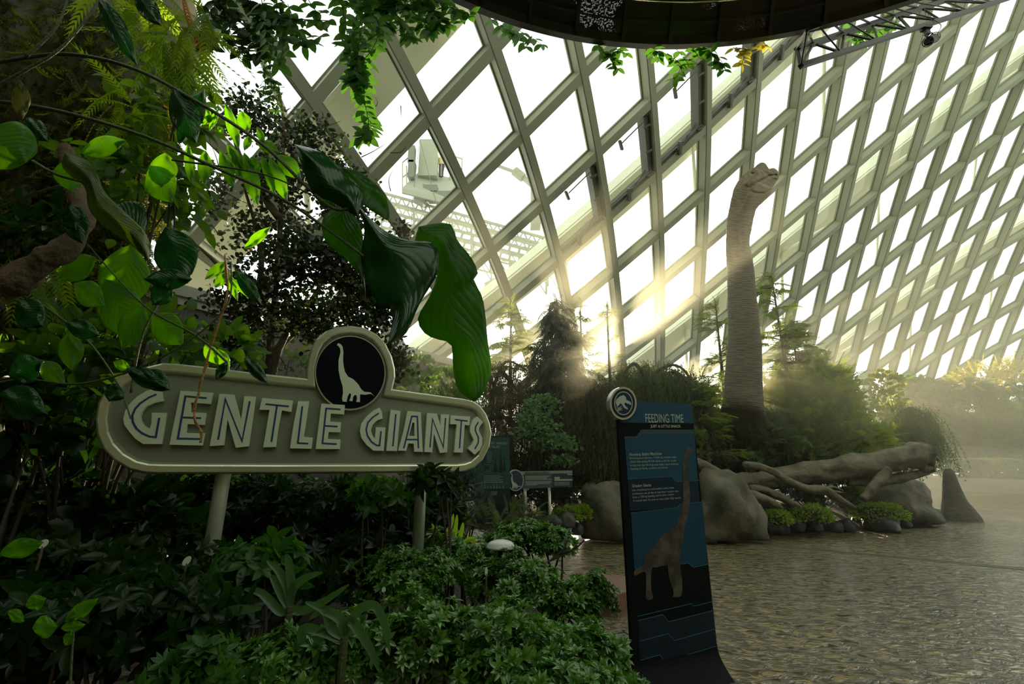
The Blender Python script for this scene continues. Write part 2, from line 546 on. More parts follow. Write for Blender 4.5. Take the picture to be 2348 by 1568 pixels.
# kerb and raised bed at the far right
ka = PZ(2150, 1122, 0); kb = PZ(2348, 1134, 0)
kd = (kb - ka).normalized()
K0 = ka - kd * 4; K1 = kb + kd * 22
mb = MB(); mb.bar(K0 + Vector((0, 0, .35)), K1 + Vector((0, 0, .35)), .35, .7)
tag(mb.build('wall_planter', mat('planter_concrete', (.20, .20, .17), .75, bump=(6, .3))), kind='structure')
mb = MB(); kn = Vector((-kd.y, kd.x, 0))
mb.add([K0 + kn * .1 + Vector((0, 0, .6)), K1 + kn * .1 + Vector((0, 0, .6)), K1 + kn * 12 + Vector((0, 0, .9)), K0 + kn * 12 + Vector((0, 0, .9))], [(0, 1, 2, 3)])
tag(mb.build('planting_bed', EARTH), kind='structure')
# island bed and foreground bed (mounded soil)
def bed(name, cx, cy, rx, ry, h, rot=0, seed=0):
    rows = []
    for i in range(9):
        t = i / 8
        row = []
        for k in range(40):
            a = 2 * math.pi * k / 39
            r = t * (1 + .12 * noise.noise(Vector((math.cos(a) * 2, math.sin(a) * 2, seed))))
            x, y = rx * r * math.cos(a), ry * r * math.sin(a)
            z = h * (1 - t ** 3) + .06 * noise.noise(Vector((x, y, seed))) * (1 - t)
            row.append((cx + x * math.cos(rot) - y * math.sin(rot), cy + x * math.sin(rot) + y * math.cos(rot), z - (.02 if t < 1 else .05)))
        rows.append(row)
    mb = MB(); mb.grid(rows)
    return tag(mb.build(name, EARTH, None, True), kind='structure')
bed('planting_bed.001', 6.0, 15.4, 9.4, 4.5, .45, .16, 2)
bed('planting_bed.002', -2.7, 4.3, 3.6, 3.4, .10, 0, 4)
bed('planting_bed.003', -3.2, 12.8, 3.6, 2.4, .35, .9, 6)

# ring walkway overhead: dark perforated band, shiny tube in place of a thin strip of light, hidden deck
RX, RY, RZ = 2.53, -2.11, EYE + 6.5
r1 = 7.87
def ring_pt(a, r, z): return Vector((RX + r * math.cos(a), RY + r * math.sin(a), z))
walk = thing('overhead_walkway', 'dark curved walkway overhead at the top of the photo', 'walkway', (RX, RY, RZ), kind='structure')
def perf_mat():
    m = bpy.data.materials.new('perforated_black_panel'); m.use_nodes = True
    n = m.node_tree.nodes; l = m.node_tree.links; b = n['Principled BSDF']
    b.inputs['Base Color'].default_value = (.018, .017, .015, 1); b.inputs['Roughness'].default_value = .45
    uv = n.new('ShaderNodeUVMap')
    v = n.new('ShaderNodeTexVoronoi'); v.inputs['Randomness'].default_value = .0; v.inputs['Scale'].default_value = 95
    l.new(uv.outputs[0], v.inputs['Vector'])
    lt = n.new('ShaderNodeMath'); lt.operation = 'LESS_THAN'; lt.inputs[1].default_value = .15; l.new(v.outputs['Distance'], lt.inputs[0])
    nz = n.new('ShaderNodeTexNoise'); nz.inputs['Scale'].default_value = .9; nz.inputs['Detail'].default_value = 3; l.new(uv.outputs[0], nz.inputs['Vector'])
    g2 = n.new('ShaderNodeMath'); g2.operation = 'GREATER_THAN'; g2.inputs[1].default_value = .60; l.new(nz.outputs[0], g2.inputs[0])
    wv = n.new('ShaderNodeTexNoise'); wv.inputs['Scale'].default_value = 30; l.new(uv.outputs[0], wv.inputs['Vector'])
    g3 = n.new('ShaderNodeMath'); g3.operation = 'GREATER_THAN'; g3.inputs[1].default_value = .53; l.new(wv.outputs[0], g3.inputs[0])
    m1 = n.new('ShaderNodeMath'); m1.operation = 'MULTIPLY'; l.new(lt.outputs[0], m1.inputs[0]); l.new(g2.outputs[0], m1.inputs[1])
    m2 = n.new('ShaderNodeMath'); m2.operation = 'MULTIPLY'; l.new(m1.outputs[0], m2.inputs[0]); l.new(g3.outputs[0], m2.inputs[1])
    tr = n.new('ShaderNodeBsdfTransparent'); ms = n.new('ShaderNodeMixShader')
    l.new(m2.outputs[0], ms.inputs[0]); l.new(b.outputs[0], ms.inputs[1]); l.new(tr.outputs[0], ms.inputs[2])
    l.new(ms.outputs[0], n['Material Output'].inputs['Surface'])
    return m
PERF = perf_mat()
NA = 120
AA = [math.radians(5 + 170 * k / NA) for k in range(NA + 1)]
mb = MB()
mb.grid([[ring_pt(a, r1, RZ + .28) for a in AA], [ring_pt(a, r1, RZ) for a in AA], [ring_pt(a, r1 - .12, RZ - .03) for a in AA], [ring_pt(a, r1 - .2, RZ + .05) for a in AA]])
mb.build('fascia', BLACK, walk)
mb = MB()
rows = [[ring_pt(a, r, z) for a in AA] for r, z in ((r1 - .18, RZ + .05), (r1 - 1.0, RZ + .12))]
mb.grid(rows)
o = mb.build('perforated_panel', PERF, walk)
uvl = o.data.uv_layers.new(name='UVMap')
for lp in o.data.loops:
    c = o.data.vertices[lp.vertex_index].co
    a_ = math.atan2(c.y - RY, c.x - RX); r_ = math.hypot(c.x - RX, c.y - RY)
    uvl.data[lp.index].uv = (a_ * 7.5, r_)
mb = MB()
for k in range(4, NA, 4):
    mb.bar(ring_pt(AA[k], r1 - .12, RZ + .03), ring_pt(AA[k] + .03, r1 - 1.05, RZ + .1), .05, .10)
for rr_ in (.42, .72):
    mb.grid([[ring_pt(a, r1 - rr_, RZ + .03) for a in AA], [ring_pt(a, r1 - rr_ - .03, RZ + .03) for a in AA]])
mb.build('purlin', BLACK, walk)
mb = MB()
mb.grid([[ring_pt(a, r1 - 1.0, RZ + .12) for a in AA], [ring_pt(a, r1 - 1.06, RZ - .04) for a in AA], [ring_pt(a, r1 - 1.5, RZ - .02) for a in AA], [ring_pt(a, r1 - 3.4, RZ + .1) for a in AA], [ring_pt(a, r1 - 3.4, RZ + .6) for a in AA]])
mb.build('deck', mat('dark_deck', (.03, .03, .025), .7), walk)
mb = MB()
ga = [a for a in AA if 1.15 < a < 1.95]
mb.tube([ring_pt(a, r1 - .78 - .0 , RZ + .0) for a in ga], .012, 8)
mb.build('light_strip_tube', mat('light_strip_metal', (.9, .8, .6), .15, 1.0), walk)  # bright metal tube stands in for the walkway's strip of light

# lighting truss and its spotlight
TR = thing('lighting_truss', 'black metal lattice truss slanting across the top right corner', 'truss', (7, 7, 8))
la = P(1836, 151, 5.6); lb = P(2330, -10, 7.4)
ua = P(1828, 112, 5.75); ub = P(2230, -20, 7.45)
ba = P(1850, 70, 5.2); bb = P(2150, -30, 6.9)
mb = MB(); mb.bar(la, lb, .075, .075); mb.bar(ua, ub, .085, .085); mb.bar(ba, bb, .03, .03); mb.build('chord', BLACK, TR)
mb = MB()
for k in range(7):
    t = k / 7; t2 = (k + .5) / 7; t3 = (k + 1) / 7
    mb.bar(la.lerp(lb, t), ua.lerp(ub, t2), .032, .032); mb.bar(ua.lerp(ub, t2), la.lerp(lb, t3), .032, .032)
    mb.bar(ba.lerp(bb, t), ua.lerp(ub, t2), .025, .025); mb.bar(ba.lerp(bb, t2), la.lerp(lb, t3), .02, .02)
mb.bar(la, ua, .05, .05); mb.bar(ua, ba, .04, .04); mb.bar(la, ba, .02, .02)
mb.build('web_bar', BLACK, TR)
sp = P(2133, 84, 6.5)
SL = thing('spotlight', 'small black spotlight hanging under the lattice truss', 'spotlight', sp)
mb = MB(); ax = (P(2152, 79, 6.5) - P(2112, 104, 6.4)).normalized()
mb.tube([sp + Vector((0, 0, -.07)) - ax * .10, sp + Vector((0, 0, -.07)) + ax * .10], .075, 16); mb.build('lamp_housing', BLACK, SL, False)
mb = MB()
for sgn in (-1, 1):
    c = sp + Vector((0, 0, -.07)) + ax * .12 * sgn
    u1 = ax.orthogonal().normalized(); u2 = ax.cross(u1)
    mb.tube([c + (u1 * math.cos(k * math.pi / 8) + u2 * math.sin(k * math.pi / 8)) * .085 for k in range(17)], .008, 6)
    for k in range(6):
        v_ = (u1 * math.cos(k * math.pi / 3) + u2 * math.sin(k * math.pi / 3))
        mb.bar(c + v_ * .02, c + v_ * .085, .008, .008)
    mb.tube([c - ax * .01, c + ax * .01], .035, 10)
mb.build('wheel', BLACK, SL)
mb = MB(); mb.box(sp + Vector((-.03, 0, .12)), (.07, .06, .14)); mb.box(sp + Vector((-.03, 0, .2)), (.14, .12, .07)); mb.bar(sp + Vector((-.09, 0, .05)), sp + Vector((-.02, 0, -.06)), .02, .03)
mb.bar(sp + Vector((.05, 0, .1)), sp + Vector((.08, 0, -.06)), .015, .02)
mb.build('clamp', BLACK, SL)
mb = MB(); mb.tube(smooth_path([P(2120, 20, 6.6), P(2125, 40, 6.5), P(2145, 48, 6.5), P(2158, 60, 6.5), P(2148, 78, 6.5)]), .006, 6)
mb.build('cable', BLACK, SL)

# ---------------------------------------------------------------- signs
class Plane:
    """upright plane through two places; a picture direction is carried onto it"""
    def __init__(s, A, B, upv=Vector((0, 0, 1))):
        s.o = A; s.u = (B - A); s.u.z = 0; s.u.normalize(); s.w = upv
        s.n = s.u.cross(s.w).normalized()
        if s.n.dot(Vector((0, 0, EYE)) - A) < 0: s.n = -s.n

    def hit(s, x, y):
        d = pdir(x, y); e = Vector((0, 0, EYE))
        t = (s.o - e).dot(s.n) / d.dot(s.n)
        return e + d * t

    def uv(s, x, y):
        p = s.hit(x, y) - s.o
        return (p.dot(s.u), p.dot(s.w))

    def pt(s, u, v, n=0.0): return s.o + s.u * u + s.w * v + s.n * n


def poly(mb, pl, loops, n0, n1):
    """flat shape (first loop with holes) standing between heights n0 and n1 above the plane"""
    tri = tessellate_polygon([[Vector((u, v, 0)) for u, v in lp] for lp in loops])
    allp = [q for lp in loops for q in lp]
    N = len(allp)
    vs = [pl.pt(u, v, n1) for u, v in allp]
    fs = []
    for t in tri:
        a, b, c = [vs[i] for i in t]
        fs.append(tuple(t) if (b - a).cross(c - a).dot(pl.n) > 0 else (t[0], t[2], t[1]))
    if abs(n1 - n0) > 1e-4:
        vs += [pl.pt(u, v, n0) for u, v in allp]
        st = 0
        for lp in loops:
            m = len(lp)
            for k in range(m):
                a, b = st + k, st + (k + 1) % m
                fs.append((a, b, b + N, a + N))
            st += m
    mb.add(vs, fs)


def stroke(mb, pl, pts, w, n0, n1):
    """line of width w (metres) along uv points with mitred corners"""
    L, Rr = [], []
    for i, p in enumerate(pts):
        p = Vector(p)
        d1 = (p - Vector(pts[i - 1])).normalized() if i else None
        d2 = (Vector(pts[i + 1]) - p).normalized() if i < len(pts) - 1 else None
        if d1 is None: d1 = d2
        if d2 is None: d2 = d1
        t = (d1 + d2)
        t = t.normalized() if t.length > 1e-4 else d1
        nn = Vector((-t.y, t.x)); c = max(.35, nn.dot(Vector((-d1.y, d1.x))))
        L.append(tuple(p + nn * w / 2 / c)); Rr.append(tuple(p - nn * w / 2 / c))
    poly(mb, pl, [L + Rr[::-1]], n0, n1)


def rnd(pts, n=5):
    """closed smooth loop"""
    m = len(pts); out = []
    q = [Vector(p) for p in pts]
    for i in range(m):
        p0, p1, p2, p3 = q[i - 1], q[i], q[(i + 1) % m], q[(i + 2) % m]
        for k in range(n):
            t = k / n
            out.append(tuple(0.5 * ((2 * p1) + (p2 - p0) * t + (2 * p0 - 5 * p1 + 4 * p2 - p3) * t * t + (3 * p1 - p0 - 3 * p2 + p3) * t ** 3)))
    return out


def fr(o, s):
    return lambda pts: [(o[0] + x / s, o[1] + y / s) for x, y in pts]


def text(s, pl, x0, y0, x1, y1, hpx, m, parent, n=.003, name='lettering', bold=0.0, ext=0.0):
    """words on the plane: baseline from (x0,y0) to (x1,y1), capitals hpx tall"""
    cu = bpy.data.curves.new('t', 'FONT'); cu.body = s; cu.size = 1.0; cu.resolution_u = 3; cu.offset = bold
    ob = bpy.data.objects.new('t', cu); COL.objects.link(ob)
    dg = bpy.context.evaluated_depsgraph_get(); dg.update()
    me = bpy.data.meshes.new_from_object(ob.evaluated_get(dg))
    bpy.data.objects.remove(ob)
    xs = [v.co.x for v in me.vertices]; w = max(xs) - min(xs); x_ = min(xs)
    a = Vector(pl.uv(x0, y0)); b = Vector(pl.uv(x1, y1))
    h = pl.uv(x0, y0 - hpx)[1] - a.y
    for v in me.vertices:
        q = a + (b - a) * ((v.co.x - x_) / w)
        c = pl.pt(q.x, q.y + v.co.y / .70 * h, n)
        v.co = c
    me.update()
    return link(name, me, m, parent)


# --- the big entrance sign
SP = Plane(P(220, 1085, 3.1), P(1125, 1085, 4.35))
OUT = [(347, 839), (373, 833), (408, 835), (504, 846), (634, 861), (702, 868), (702, 848), (705, 828), (712, 802), (725, 778), (747, 760), (772, 751), (804, 748), (836, 753), (864, 768), (884, 790), (898, 818), (905, 846), (906, 866), (900, 893), (1024, 910), (1060, 915), (1085, 921), (1100, 931), (1113, 948), (1122, 971), (1126, 993), (1121, 1024), (1106, 1054), (1085, 1073), (1066, 1080), (1046, 1082.5), (850, 1084.5), (634, 1086.5), (450, 1087), (370, 1087), (335, 1086), (300, 1078), (265, 1058), (238, 1030), (224, 998), (220, 963), (226, 925), (242, 896), (268, 869), (305, 850)]
OUV = [SP.uv(x, y) for x, y in OUT]
FRAME = mat('sign_frame_metal', (.56, .60, .47), .28, .75, bump=(30, .03))
BOARD = mat('sign_board_grey', (.215, .24, .185), .30, .0, .5, bump=(60, .04), var=((.19, .21, .16), 3, .3))
LETTER = mat('sign_letter_pale', (.62, .70, .56), .5)
BLUE = mat('sign_blue', (.010, .055, .16), .4)
sign = thing('entrance_sign', 'large pale pill-shaped sign reading GENTLE GIANTS with round sauropod emblem', 'sign', SP.pt(1.4, -1.5))


def inset(uv, d):
    m = len(uv); out = []
    area = sum(uv[i - 1][0] * uv[i][1] - uv[i][0] * uv[i - 1][1] for i in range(m))
    sg = 1 if area > 0 else -1
    for i in range(m):
        p0, p1, p2 = Vector(uv[i - 1]), Vector(uv[i]), Vector(uv[(i + 1) % m])
        d1 = (p1 - p0).normalized(); d2 = (p2 - p1).normalized()
        n1 = Vector((-d1.y, d1.x)) * sg; n2 = Vector((-d2.y, d2.x)) * sg
        nn = (n1 + n2); nn.normalize()
        out.append(tuple(p1 + nn * d / max(.5, nn.dot(n1))))
    return out


prof = [(0, -.09), (.0, .012), (.006, .024), (.016, .030), (.055, .030), (.066, .026), (.074, .012), (.080, .0)]
loops = [[SP.pt(u, v, n) for u, v in inset(OUV, d)] for d, n in prof]
mb = MB()
m = len(OUV)
vs = [p for lp in loops for p in lp]
fs = []
for i in range(len(loops) - 1):
    for k in range(m):
        fs.append((i * m + k, i * m + (k + 1) % m, (i + 1) * m + (k + 1) % m, (i + 1) * m + k))
mb.add(vs, fs)
mb.build('frame', FRAME, sign, False)
mb = MB()
poly(mb, SP, [inset(OUV, .03)], -.08, -.0005)
mb.build('board', BOARD, sign)
# medallion
DC = [(802 + 80.5 * math.cos(a), 857 + 85 * math.sin(a)) for a in [2 * math.pi * k / 56 for k in range(56)]]
DI = [(802 + 78 * math.cos(a), 856 + 82.0 * math.sin(a)) for a in [2 * math.pi * k / 56 for k in range(56)]]
md = MB(); poly(md, SP, [[SP.uv(*p) for p in DI]], .0, .034)
mo = md.build('medallion', mat('medallion_black', (.006, .007, .012), .5, 0, .04), sign)
md = MB(); poly(md, SP, [[SP.uv(*p) for p in DC], [SP.uv(*p) for p in DI]], .0, .036); md.build('rim', FRAME, mo)
f2 = fr((680, 740), 4.3565); f1 = fr((200, 860), 4.696); f0 = fr((200, 720), 2.3063)
DINO = [(412, 212), (440, 225), (455, 250), (463, 300), (460, 380), (465, 440), (480, 500), (510, 545), (560, 570), (610, 620), (640, 670), (670, 695), (730, 700), (770, 738), (735, 715), (680, 725), (630, 720), (628, 745), (627, 797), (590, 795), (598, 760), (592, 730), (575, 725), (560, 745), (553, 788), (520, 785), (535, 750), (540, 715), (522, 710), (505, 745), (495, 795), (455, 790), (450, 760), (460, 700), (455, 640), (430, 560), (415, 480), (415, 380), (435, 300), (430, 265), (412, 240), (398, 232)]
md = MB(); poly(md, SP, [[SP.uv(*p) for p in f2(DINO)]], .034, .039); md.build('sauropod_silhouette', LETTER, mo)
LET = [
 ('G', f1, [(790, 138), (815, 190), (832, 285), (740, 305), (650, 345), (605, 400), (590, 450), (600, 500), (630, 545), (690, 582), (708, 520), (712, 410), (870, 412), (845, 580), (818, 745), (620, 743), (540, 690), (470, 610), (420, 540), (408, 470), (430, 390), (480, 310), (560, 235), (660, 175)], [[(762, 215), (680, 250), (590, 310), (535, 370), (505, 440), (510, 510), (550, 580), (610, 630), (690, 665), (755, 670), (792, 465)]]),
 ('E', f1, [(1018, 175), (1362, 197), (1338, 318), (1130, 300), (1122, 405), (1295, 413), (1272, 540), (1092, 530), (1075, 625), (1278, 630), (1252, 760), (900, 750)], [[(1295, 255), (1070, 235), (990, 685), (1222, 690)], [(1040, 460), (1237, 468)]]),
 ('N', f1, [(1432, 208), (1590, 217), (1662, 480), (1697, 233), (1822, 240), (1785, 500), (1745, 768), (1605, 783), (1518, 480), (1480, 757), (1328, 766)], [[(1418, 698), (1495, 265), (1672, 712), (1755, 288)]]),
 ('T', f1, [(1888, 252), (2217, 280), (2198, 402), (2098, 385), (2060, 580), (2035, 775), (1898, 778), (1965, 380), (1855, 378)], [[(1922, 318), (2170, 343)], [(2045, 330), (1985, 722)]]),
 ('L', f0, [(1115, 463), (1173, 465), (1160, 560), (1145, 650), (1193, 655), (1185, 713), (1072, 710), (1090, 590)], [[(1137, 490), (1113, 683), (1168, 686)]]),
 ('E', f2, [(245, 812), (478, 826), (470, 920), (338, 910), (332, 990), (440, 998), (432, 1098), (318, 1092), (308, 1162), (435, 1168), (428, 1262), (188, 1262)], [[(433, 870), (292, 860), (255, 1205), (395, 1213)], [(275, 1032), (405, 1040)]]),
 ('G', f2, [(822, 850), (845, 900), (852, 960), (800, 975), (755, 1020), (735, 1075), (748, 1120), (775, 1160), (785, 1045), (880, 1048), (862, 1280), (760, 1278), (690, 1220), (640, 1150), (626, 1080), (640, 1010), (690, 940), (760, 880)], [[(812, 908), (750, 950), (705, 1000), (688, 1070), (700, 1130), (740, 1190), (790, 1225), (820, 1228), (835, 1085)]]),
 ('I', f2, [(930, 873), (1028, 885), (1010, 1080), (993, 1282), (888, 1280)], [[(982, 918), (952, 1235)]]),
 ('A', f2, [(1098, 885), (1230, 897), (1238, 1090), (1250, 1290), (1165, 1288), (1160, 1210), (1105, 1205), (1085, 1280), (1005, 1278), (1060, 1080)], [[(1060, 1255), (1140, 938), (1195, 940), (1205, 1255)], [(1085, 1168), (1200, 1168)]]),
 ('N', f2, [(1292, 905), (1388, 910), (1425, 1030), (1430, 918), (1510, 920), (1500, 1100), (1490, 1292), (1420, 1302), (1360, 1110), (1342, 1295), (1265, 1290)], [[(1320, 1245), (1345, 965), (1452, 1245), (1475, 955)]]),
 ('T', f2, [(1525, 928), (1718, 940), (1712, 1028), (1665, 1022), (1655, 1160), (1645, 1297), (1560, 1295), (1585, 1018), (1520, 1015)], [[(1568, 970), (1692, 985)], [(1632, 980), (1612, 1255)]]),
 ('S', f2, [(1790, 938), (1847, 997), (1812, 1040), (1805, 1080), (1838, 1150), (1840, 1210), (1815, 1270), (1765, 1318), (1697, 1258), (1740, 1210), (1755, 1170), (1718, 1090), (1718, 1040), (1745, 975)], [[(1800, 995), (1772, 1040), (1770, 1080), (1800, 1150), (1798, 1200), (1765, 1262)]]),
]
for ch, f_, out, ins in LET:
    lp = [[SP.uv(*p) for p in f_(out)]]
    if ch == 'A': lp.append([SP.uv(*p) for p in f_([(1147, 1000), (1166, 1002), (1168, 1133), (1112, 1130)])])
    mb = MB(); poly(mb, SP, lp, 0.002, .042)
    o = mb.build('letter', LETTER, sign)
    mb = MB()
    for q in ins: stroke(mb, SP, [SP.uv(*p) for p in f_(q)], .013, .042, .0435)
    mb.build('inline', BLUE, o)
# posts
for (x0, y0, x1, y1, r) in ((508, 1085, 452, 1395, .052), (975, 1080, 950, 1420, .05)):
    a = SP.hit(x0, y0) - SP.n * .05
    b = Vector((a.x, a.y, 0))
    mb = MB(); mb.tube([a - SP.n * .07 + Vector((0, 0, .15)), a - SP.n * .07, b - SP.n * .07], r, 20); mb.build('post', mat('post_metal', (.62, .64, .54), .35, .5), sign, True)

# --- tall feeding-time panel
PP = Plane(P(1417, 1100, 3.55), P(1605, 1100, 3.86))
f3 = fr((1370, 860), 2.2148); f4 = fr((1380, 870), 5.227)
panel = thing('information_panel', 'tall dark blue standing panel headed FEEDING TIME with a sauropod picture', 'information panel', Vector((PP.pt(.3, 0).x, PP.pt(.3, 0).y, 0)))
def pm(c, r=.5): return mat('print_%d_%d_%d' % tuple(int(v * 999) for v in c), c, r, 0, .25)
NAVY = mat('panel_black', (.006, .008, .010), .6, 0, .08)
def foot_profile(v):
    """the sheet sweeps forward near the floor"""
    z0 = PP.o.z + v
    return 0.0 if z0 > .22 else .17 * ((.22 - z0) / .22) ** 2
lft = [PP.uv(1420, 922)[0], PP.uv(1458, 1568)[0]]
ul = min(PP.uv(1417, 964)[0], PP.uv(1458, 1560)[0]); ur = PP.uv(1604, 1100)[0]
vt = PP.uv(1500, 924)[1]; vb = -PP.o.z
rows = []
for k in range(25):
    z = vb + (PP.uv(1500, 1440)[1] - vb) * k / 24
    ff = foot_profile(z)
    rows.append([PP.pt(ul, z, ff), PP.pt(ur, z, ff)])
mb = MB()
rows.append([PP.pt(ul, vt, 0), PP.pt(ur, vt, 0)])
mb.grid(rows)
back = [[p - PP.n * .028 for p in r_] for r_ in rows]
mb.grid(back)
for s_ in (0, 1): mb.grid([[r_[s_] for r_ in rows], [r_[s_] for r_ in back]])
mb.grid([rows[-1], back[-1]])
mb.build('board', NAVY, panel)
mb = MB()
mb.box(PP.pt((ul + ur) / 2, vb + .012, .05), (1, 1, 1), None)
mb = MB(); mb.bar(PP.pt(ul - .02, vb + .012, .1), PP.pt(ur + .02, vb + .012, .1), .62, .02); mb.build('base_plate', BLACK, panel)
def art(name, f_, loops, c, n=.002, par=None):
    mb = MB()
    for lp in loops: poly(mb, PP, [[PP.uv(*p) for p in f_(lp)]], 0, n)
    return mb.build(name, pm(c), par or panel)
XR = [PP.uv(1588, y)[0] for y in (930,)]
art('header_print', f4, [[(190, 258), (1077, 292), (1097, 524), (205, 518)]], (.010, .060, .115))
art('stripe_print', f4, [[(268, 680), (415, 680), (470, 600), (1103, 600), (1108, 656), (475, 658), (440, 708), (270, 710)]], (.035, .065, .090))
art('upper_print', f4, [[(272, 712), (440, 710), (476, 660), (1109, 658), (1148, 1205), (885, 1218), (832, 1155), (308, 1185)]], (.008, .058, .105))
art('middle_print', f4, [[(308, 1185), (832, 1155), (885, 1218), (1148, 1205), (1168, 1475), (915, 1492), (885, 1540), (335, 1575)]], (.005, .018, .042))
art('lower_print', f3, [[(170, 702), (400, 676), (415, 658), (532, 645), (560, 962), (485, 978), (458, 956), (187, 985)]], (.006, .048, .100))
art('foot_print', f3, [[(207, 1250), (330, 1217), (360, 1254), (585, 1197), (602, 1330), (605, 1372), (342, 1450), (315, 1420), (214, 1447)]], (.006, .014, .028))
LN = pm((.030, .14, .20))
mb = MB()
for q in ([(203, 1224), (475, 1160), (487, 1173), (580, 1150)], [(205, 1246), (330, 1215), (360, 1252), (585, 1195)], [(212, 1350), (360, 1312), (390, 1347), (592, 1290)], [(218, 1447), (315, 1420), (342, 1452), (600, 1376)], [(150, 527), (375, 514), (400, 541), (518, 534)], [(165, 700), (400, 674), (415, 656), (530, 643)], [(420, 960), (458, 954), (485, 976), (560, 960)]):
    stroke(mb, PP, [PP.uv(*p) for p in f3(q)], .004, .002, .0032)
mb.build('line_print', LN, panel)
DN = [(447, 385), (460, 366), (478, 372), (482, 390), (467, 405), (457, 422), (452, 445), (458, 500), (466, 570), (468, 640), (460, 700), (442, 770), (432, 830), (425, 880), (415, 930), (420, 980), (428, 1040), (428, 1095), (420, 1122), (382, 1125), (385, 1100), (362, 1030), (352, 950), (335, 965), (300, 975), (276, 980), (270, 1030), (272, 1090), (280, 1132), (246, 1137), (246, 1080), (243, 1005), (225, 1000), (188, 1018), (188, 990), (225, 965), (245, 910), (290, 860), (340, 800), (385, 780), (405, 740), (425, 690), (433, 620), (432, 540), (432, 460), (438, 410)]
DPR = mat('print_dinosaur', (.085, .070, .055), .4, var=((.022, .019, .016), 12, .12))
mb = MB(); poly(mb, PP, [[PP.uv(*p) for p in rnd(f3(DN), 3)]], .002, .004); mb.build('sauropod_print', DPR, panel)
WT = pm((.42, .48, .44)); WT2 = pm((.30, .37, .36))
text('FEEDING TIME', PP, 1480, 968.5, 1567, 969, 20, WT, panel, .004, bold=.0)
text('JUST A LITTLE SNACK', PP, 1491, 980, 1560.5, 980, 6.0, WT, panel, .004, bold=.02)
text('Nonstop Eating Machines', PP, 1443, 1045, 1517, 1042.5, 6.5, WT2, panel, .004, bold=.02)
for k, (s_, xe) in enumerate((('Brachiosaurus devours 13,500 kg of plants daily', 1550), ("-that's like eating 83 full salads a day for a year", 1551), ('in just one day! Its long neck helps reach treetops,', 1556), ('feasting on ferns, conifers, and leaves.', 1531))):
    text(s_, PP, 1443.5 + k * .6, 1052.5 + k * 8.2, xe, 1049.5 + k * 7.9, 4.6, WT2, panel, .004, bold=.01)
text('Grazing Giants', PP, 1448.5, 1117, 1492.5, 1114.5, 6.5, WT2, panel, .004, bold=.02)
for k, (s_, xe) in enumerate((('Like Ankylosaurus and modern cows, these', 1545), ('herbivores eat all day to fuel their massive size.', 1556), ('Even a 750 kg feeding cart is just a snack', 1544), ('-it would take 18 carts to meet their daily needs!', 1560))):
    text(s_, PP, 1449 + k * .6, 1126 + k * 8.1, xe, 1119.5 + k * 7.7, 4.6, WT2, panel, .004, bold=.01)
# round emblem clipped on the corner
eo = MB(); EC = (1424, 925.5)
def ell(rx, ry, c=EC, n=48): return [PP.uv(c[0] + rx * math.cos(2 * math.pi * k / n), c[1] + ry * math.sin(2 * math.pi * k / n)) for k in range(n)]
poly(eo, PP, [ell(30.5, 37.5)], -.02, .03); e_ = eo.build('emblem_disc', SILVER, panel)
mb = MB(); poly(mb, PP, [ell(26.5, 33)], .028, .031); mb.build('emblem_ground', pm((.008, .012, .018)), e_)
mb = MB(); poly(mb, PP, [ell(21, 27), ell(19.3, 25)], .031, .033); mb.build('emblem_ring', WT, e_)
mb = MB(); poly(mb, PP, [ell(19.3, 25)], .031, .032); mb.build('emblem_field', pm((.008, .022, .065)), e_)
SK = [(135, 278), (140, 262), (150, 240), (160, 228), (168, 232), (176, 210), (186, 214), (196, 200), (210, 204), (222, 194), (238, 198), (252, 214), (262, 232), (258, 248), (275, 255), (300, 268), (316, 280), (320, 298), (316, 312), (300, 305), (292, 292), (280, 300), (262, 285), (245, 284), (240, 300), (250, 320), (268, 338), (284, 352), (276, 364), (255, 356), (232, 340), (216, 316), (205, 296), (190, 292), (172, 318), (150, 330), (146, 308)]
mb = MB(); poly(mb, PP, [[PP.uv(*p) for p in f4(SK)]], .032, .034)
for q in ([(150, 330), (165, 352), (160, 370), (180, 382)], [(165, 352), (185, 342), (205, 322)], [(170, 366), (195, 352), (216, 346)], [(178, 374), (200, 366), (212, 372)]):
    stroke(mb, PP, [PP.uv(*p) for p in f4(q)], .005, .032, .034)
mb.build('skeleton_head', WT, e_)

# --- two more signs at the back
f5 = fr((1080, 960), 6.03)
BP = Plane(P(1175, 1100, 8.4), P(1310, 1100, 9.0))
bs = thing('brachiosaurus_sign', 'low blue-grey sign headed BRACHIOSAURUS on two thin posts', 'sign', (BP.pt(.3, 0).x, BP.pt(.3, 0).y, 0.1))
def art2(pl, par, name, lp, c, n0=0., n=.004, hole=None, f_=f5, rough=.4):
    mb = MB(); poly(mb, pl, [[pl.uv(*p) for p in f_(lp)]] + ([[pl.uv(*p) for p in f_(hole)]] if hole else []), n0, n)
    return mb.build(name, pm(c, rough), par)
art2(BP, bs, 'board', [(560, 730), (1400, 712), (1400, 938), (560, 975)], (.05, .075, .10), -.03, 0)
art2(BP, bs, 'heading_band', [(668, 728), (1400, 716), (1400, 750), (668, 768)], (.22, .24, .19))
art2(BP, bs, 'side_print', [(1120, 768), (1400, 760), (1400, 930), (1120, 945)], (.02, .035, .045), 0, .003)
text('BRACHIOSAURUS', BP, 1080 + 748 / 6.03, 960 + 764 / 6.03, 1080 + 1078 / 6.03, 960 + 754 / 6.03, 4.2, pm((.01, .012, .012)), bs, .006, bold=.03)
mb = MB()
for k in range(9):
    if k == 4: continue
    y = 795 + k * 15
    stroke(mb, BP, [BP.uv(*p) for p in f5([(750, y), (R.choice((1110, 1060, 1085, 1045)) if k < 8 else 910, y - 4)])], .011, .004, .006)
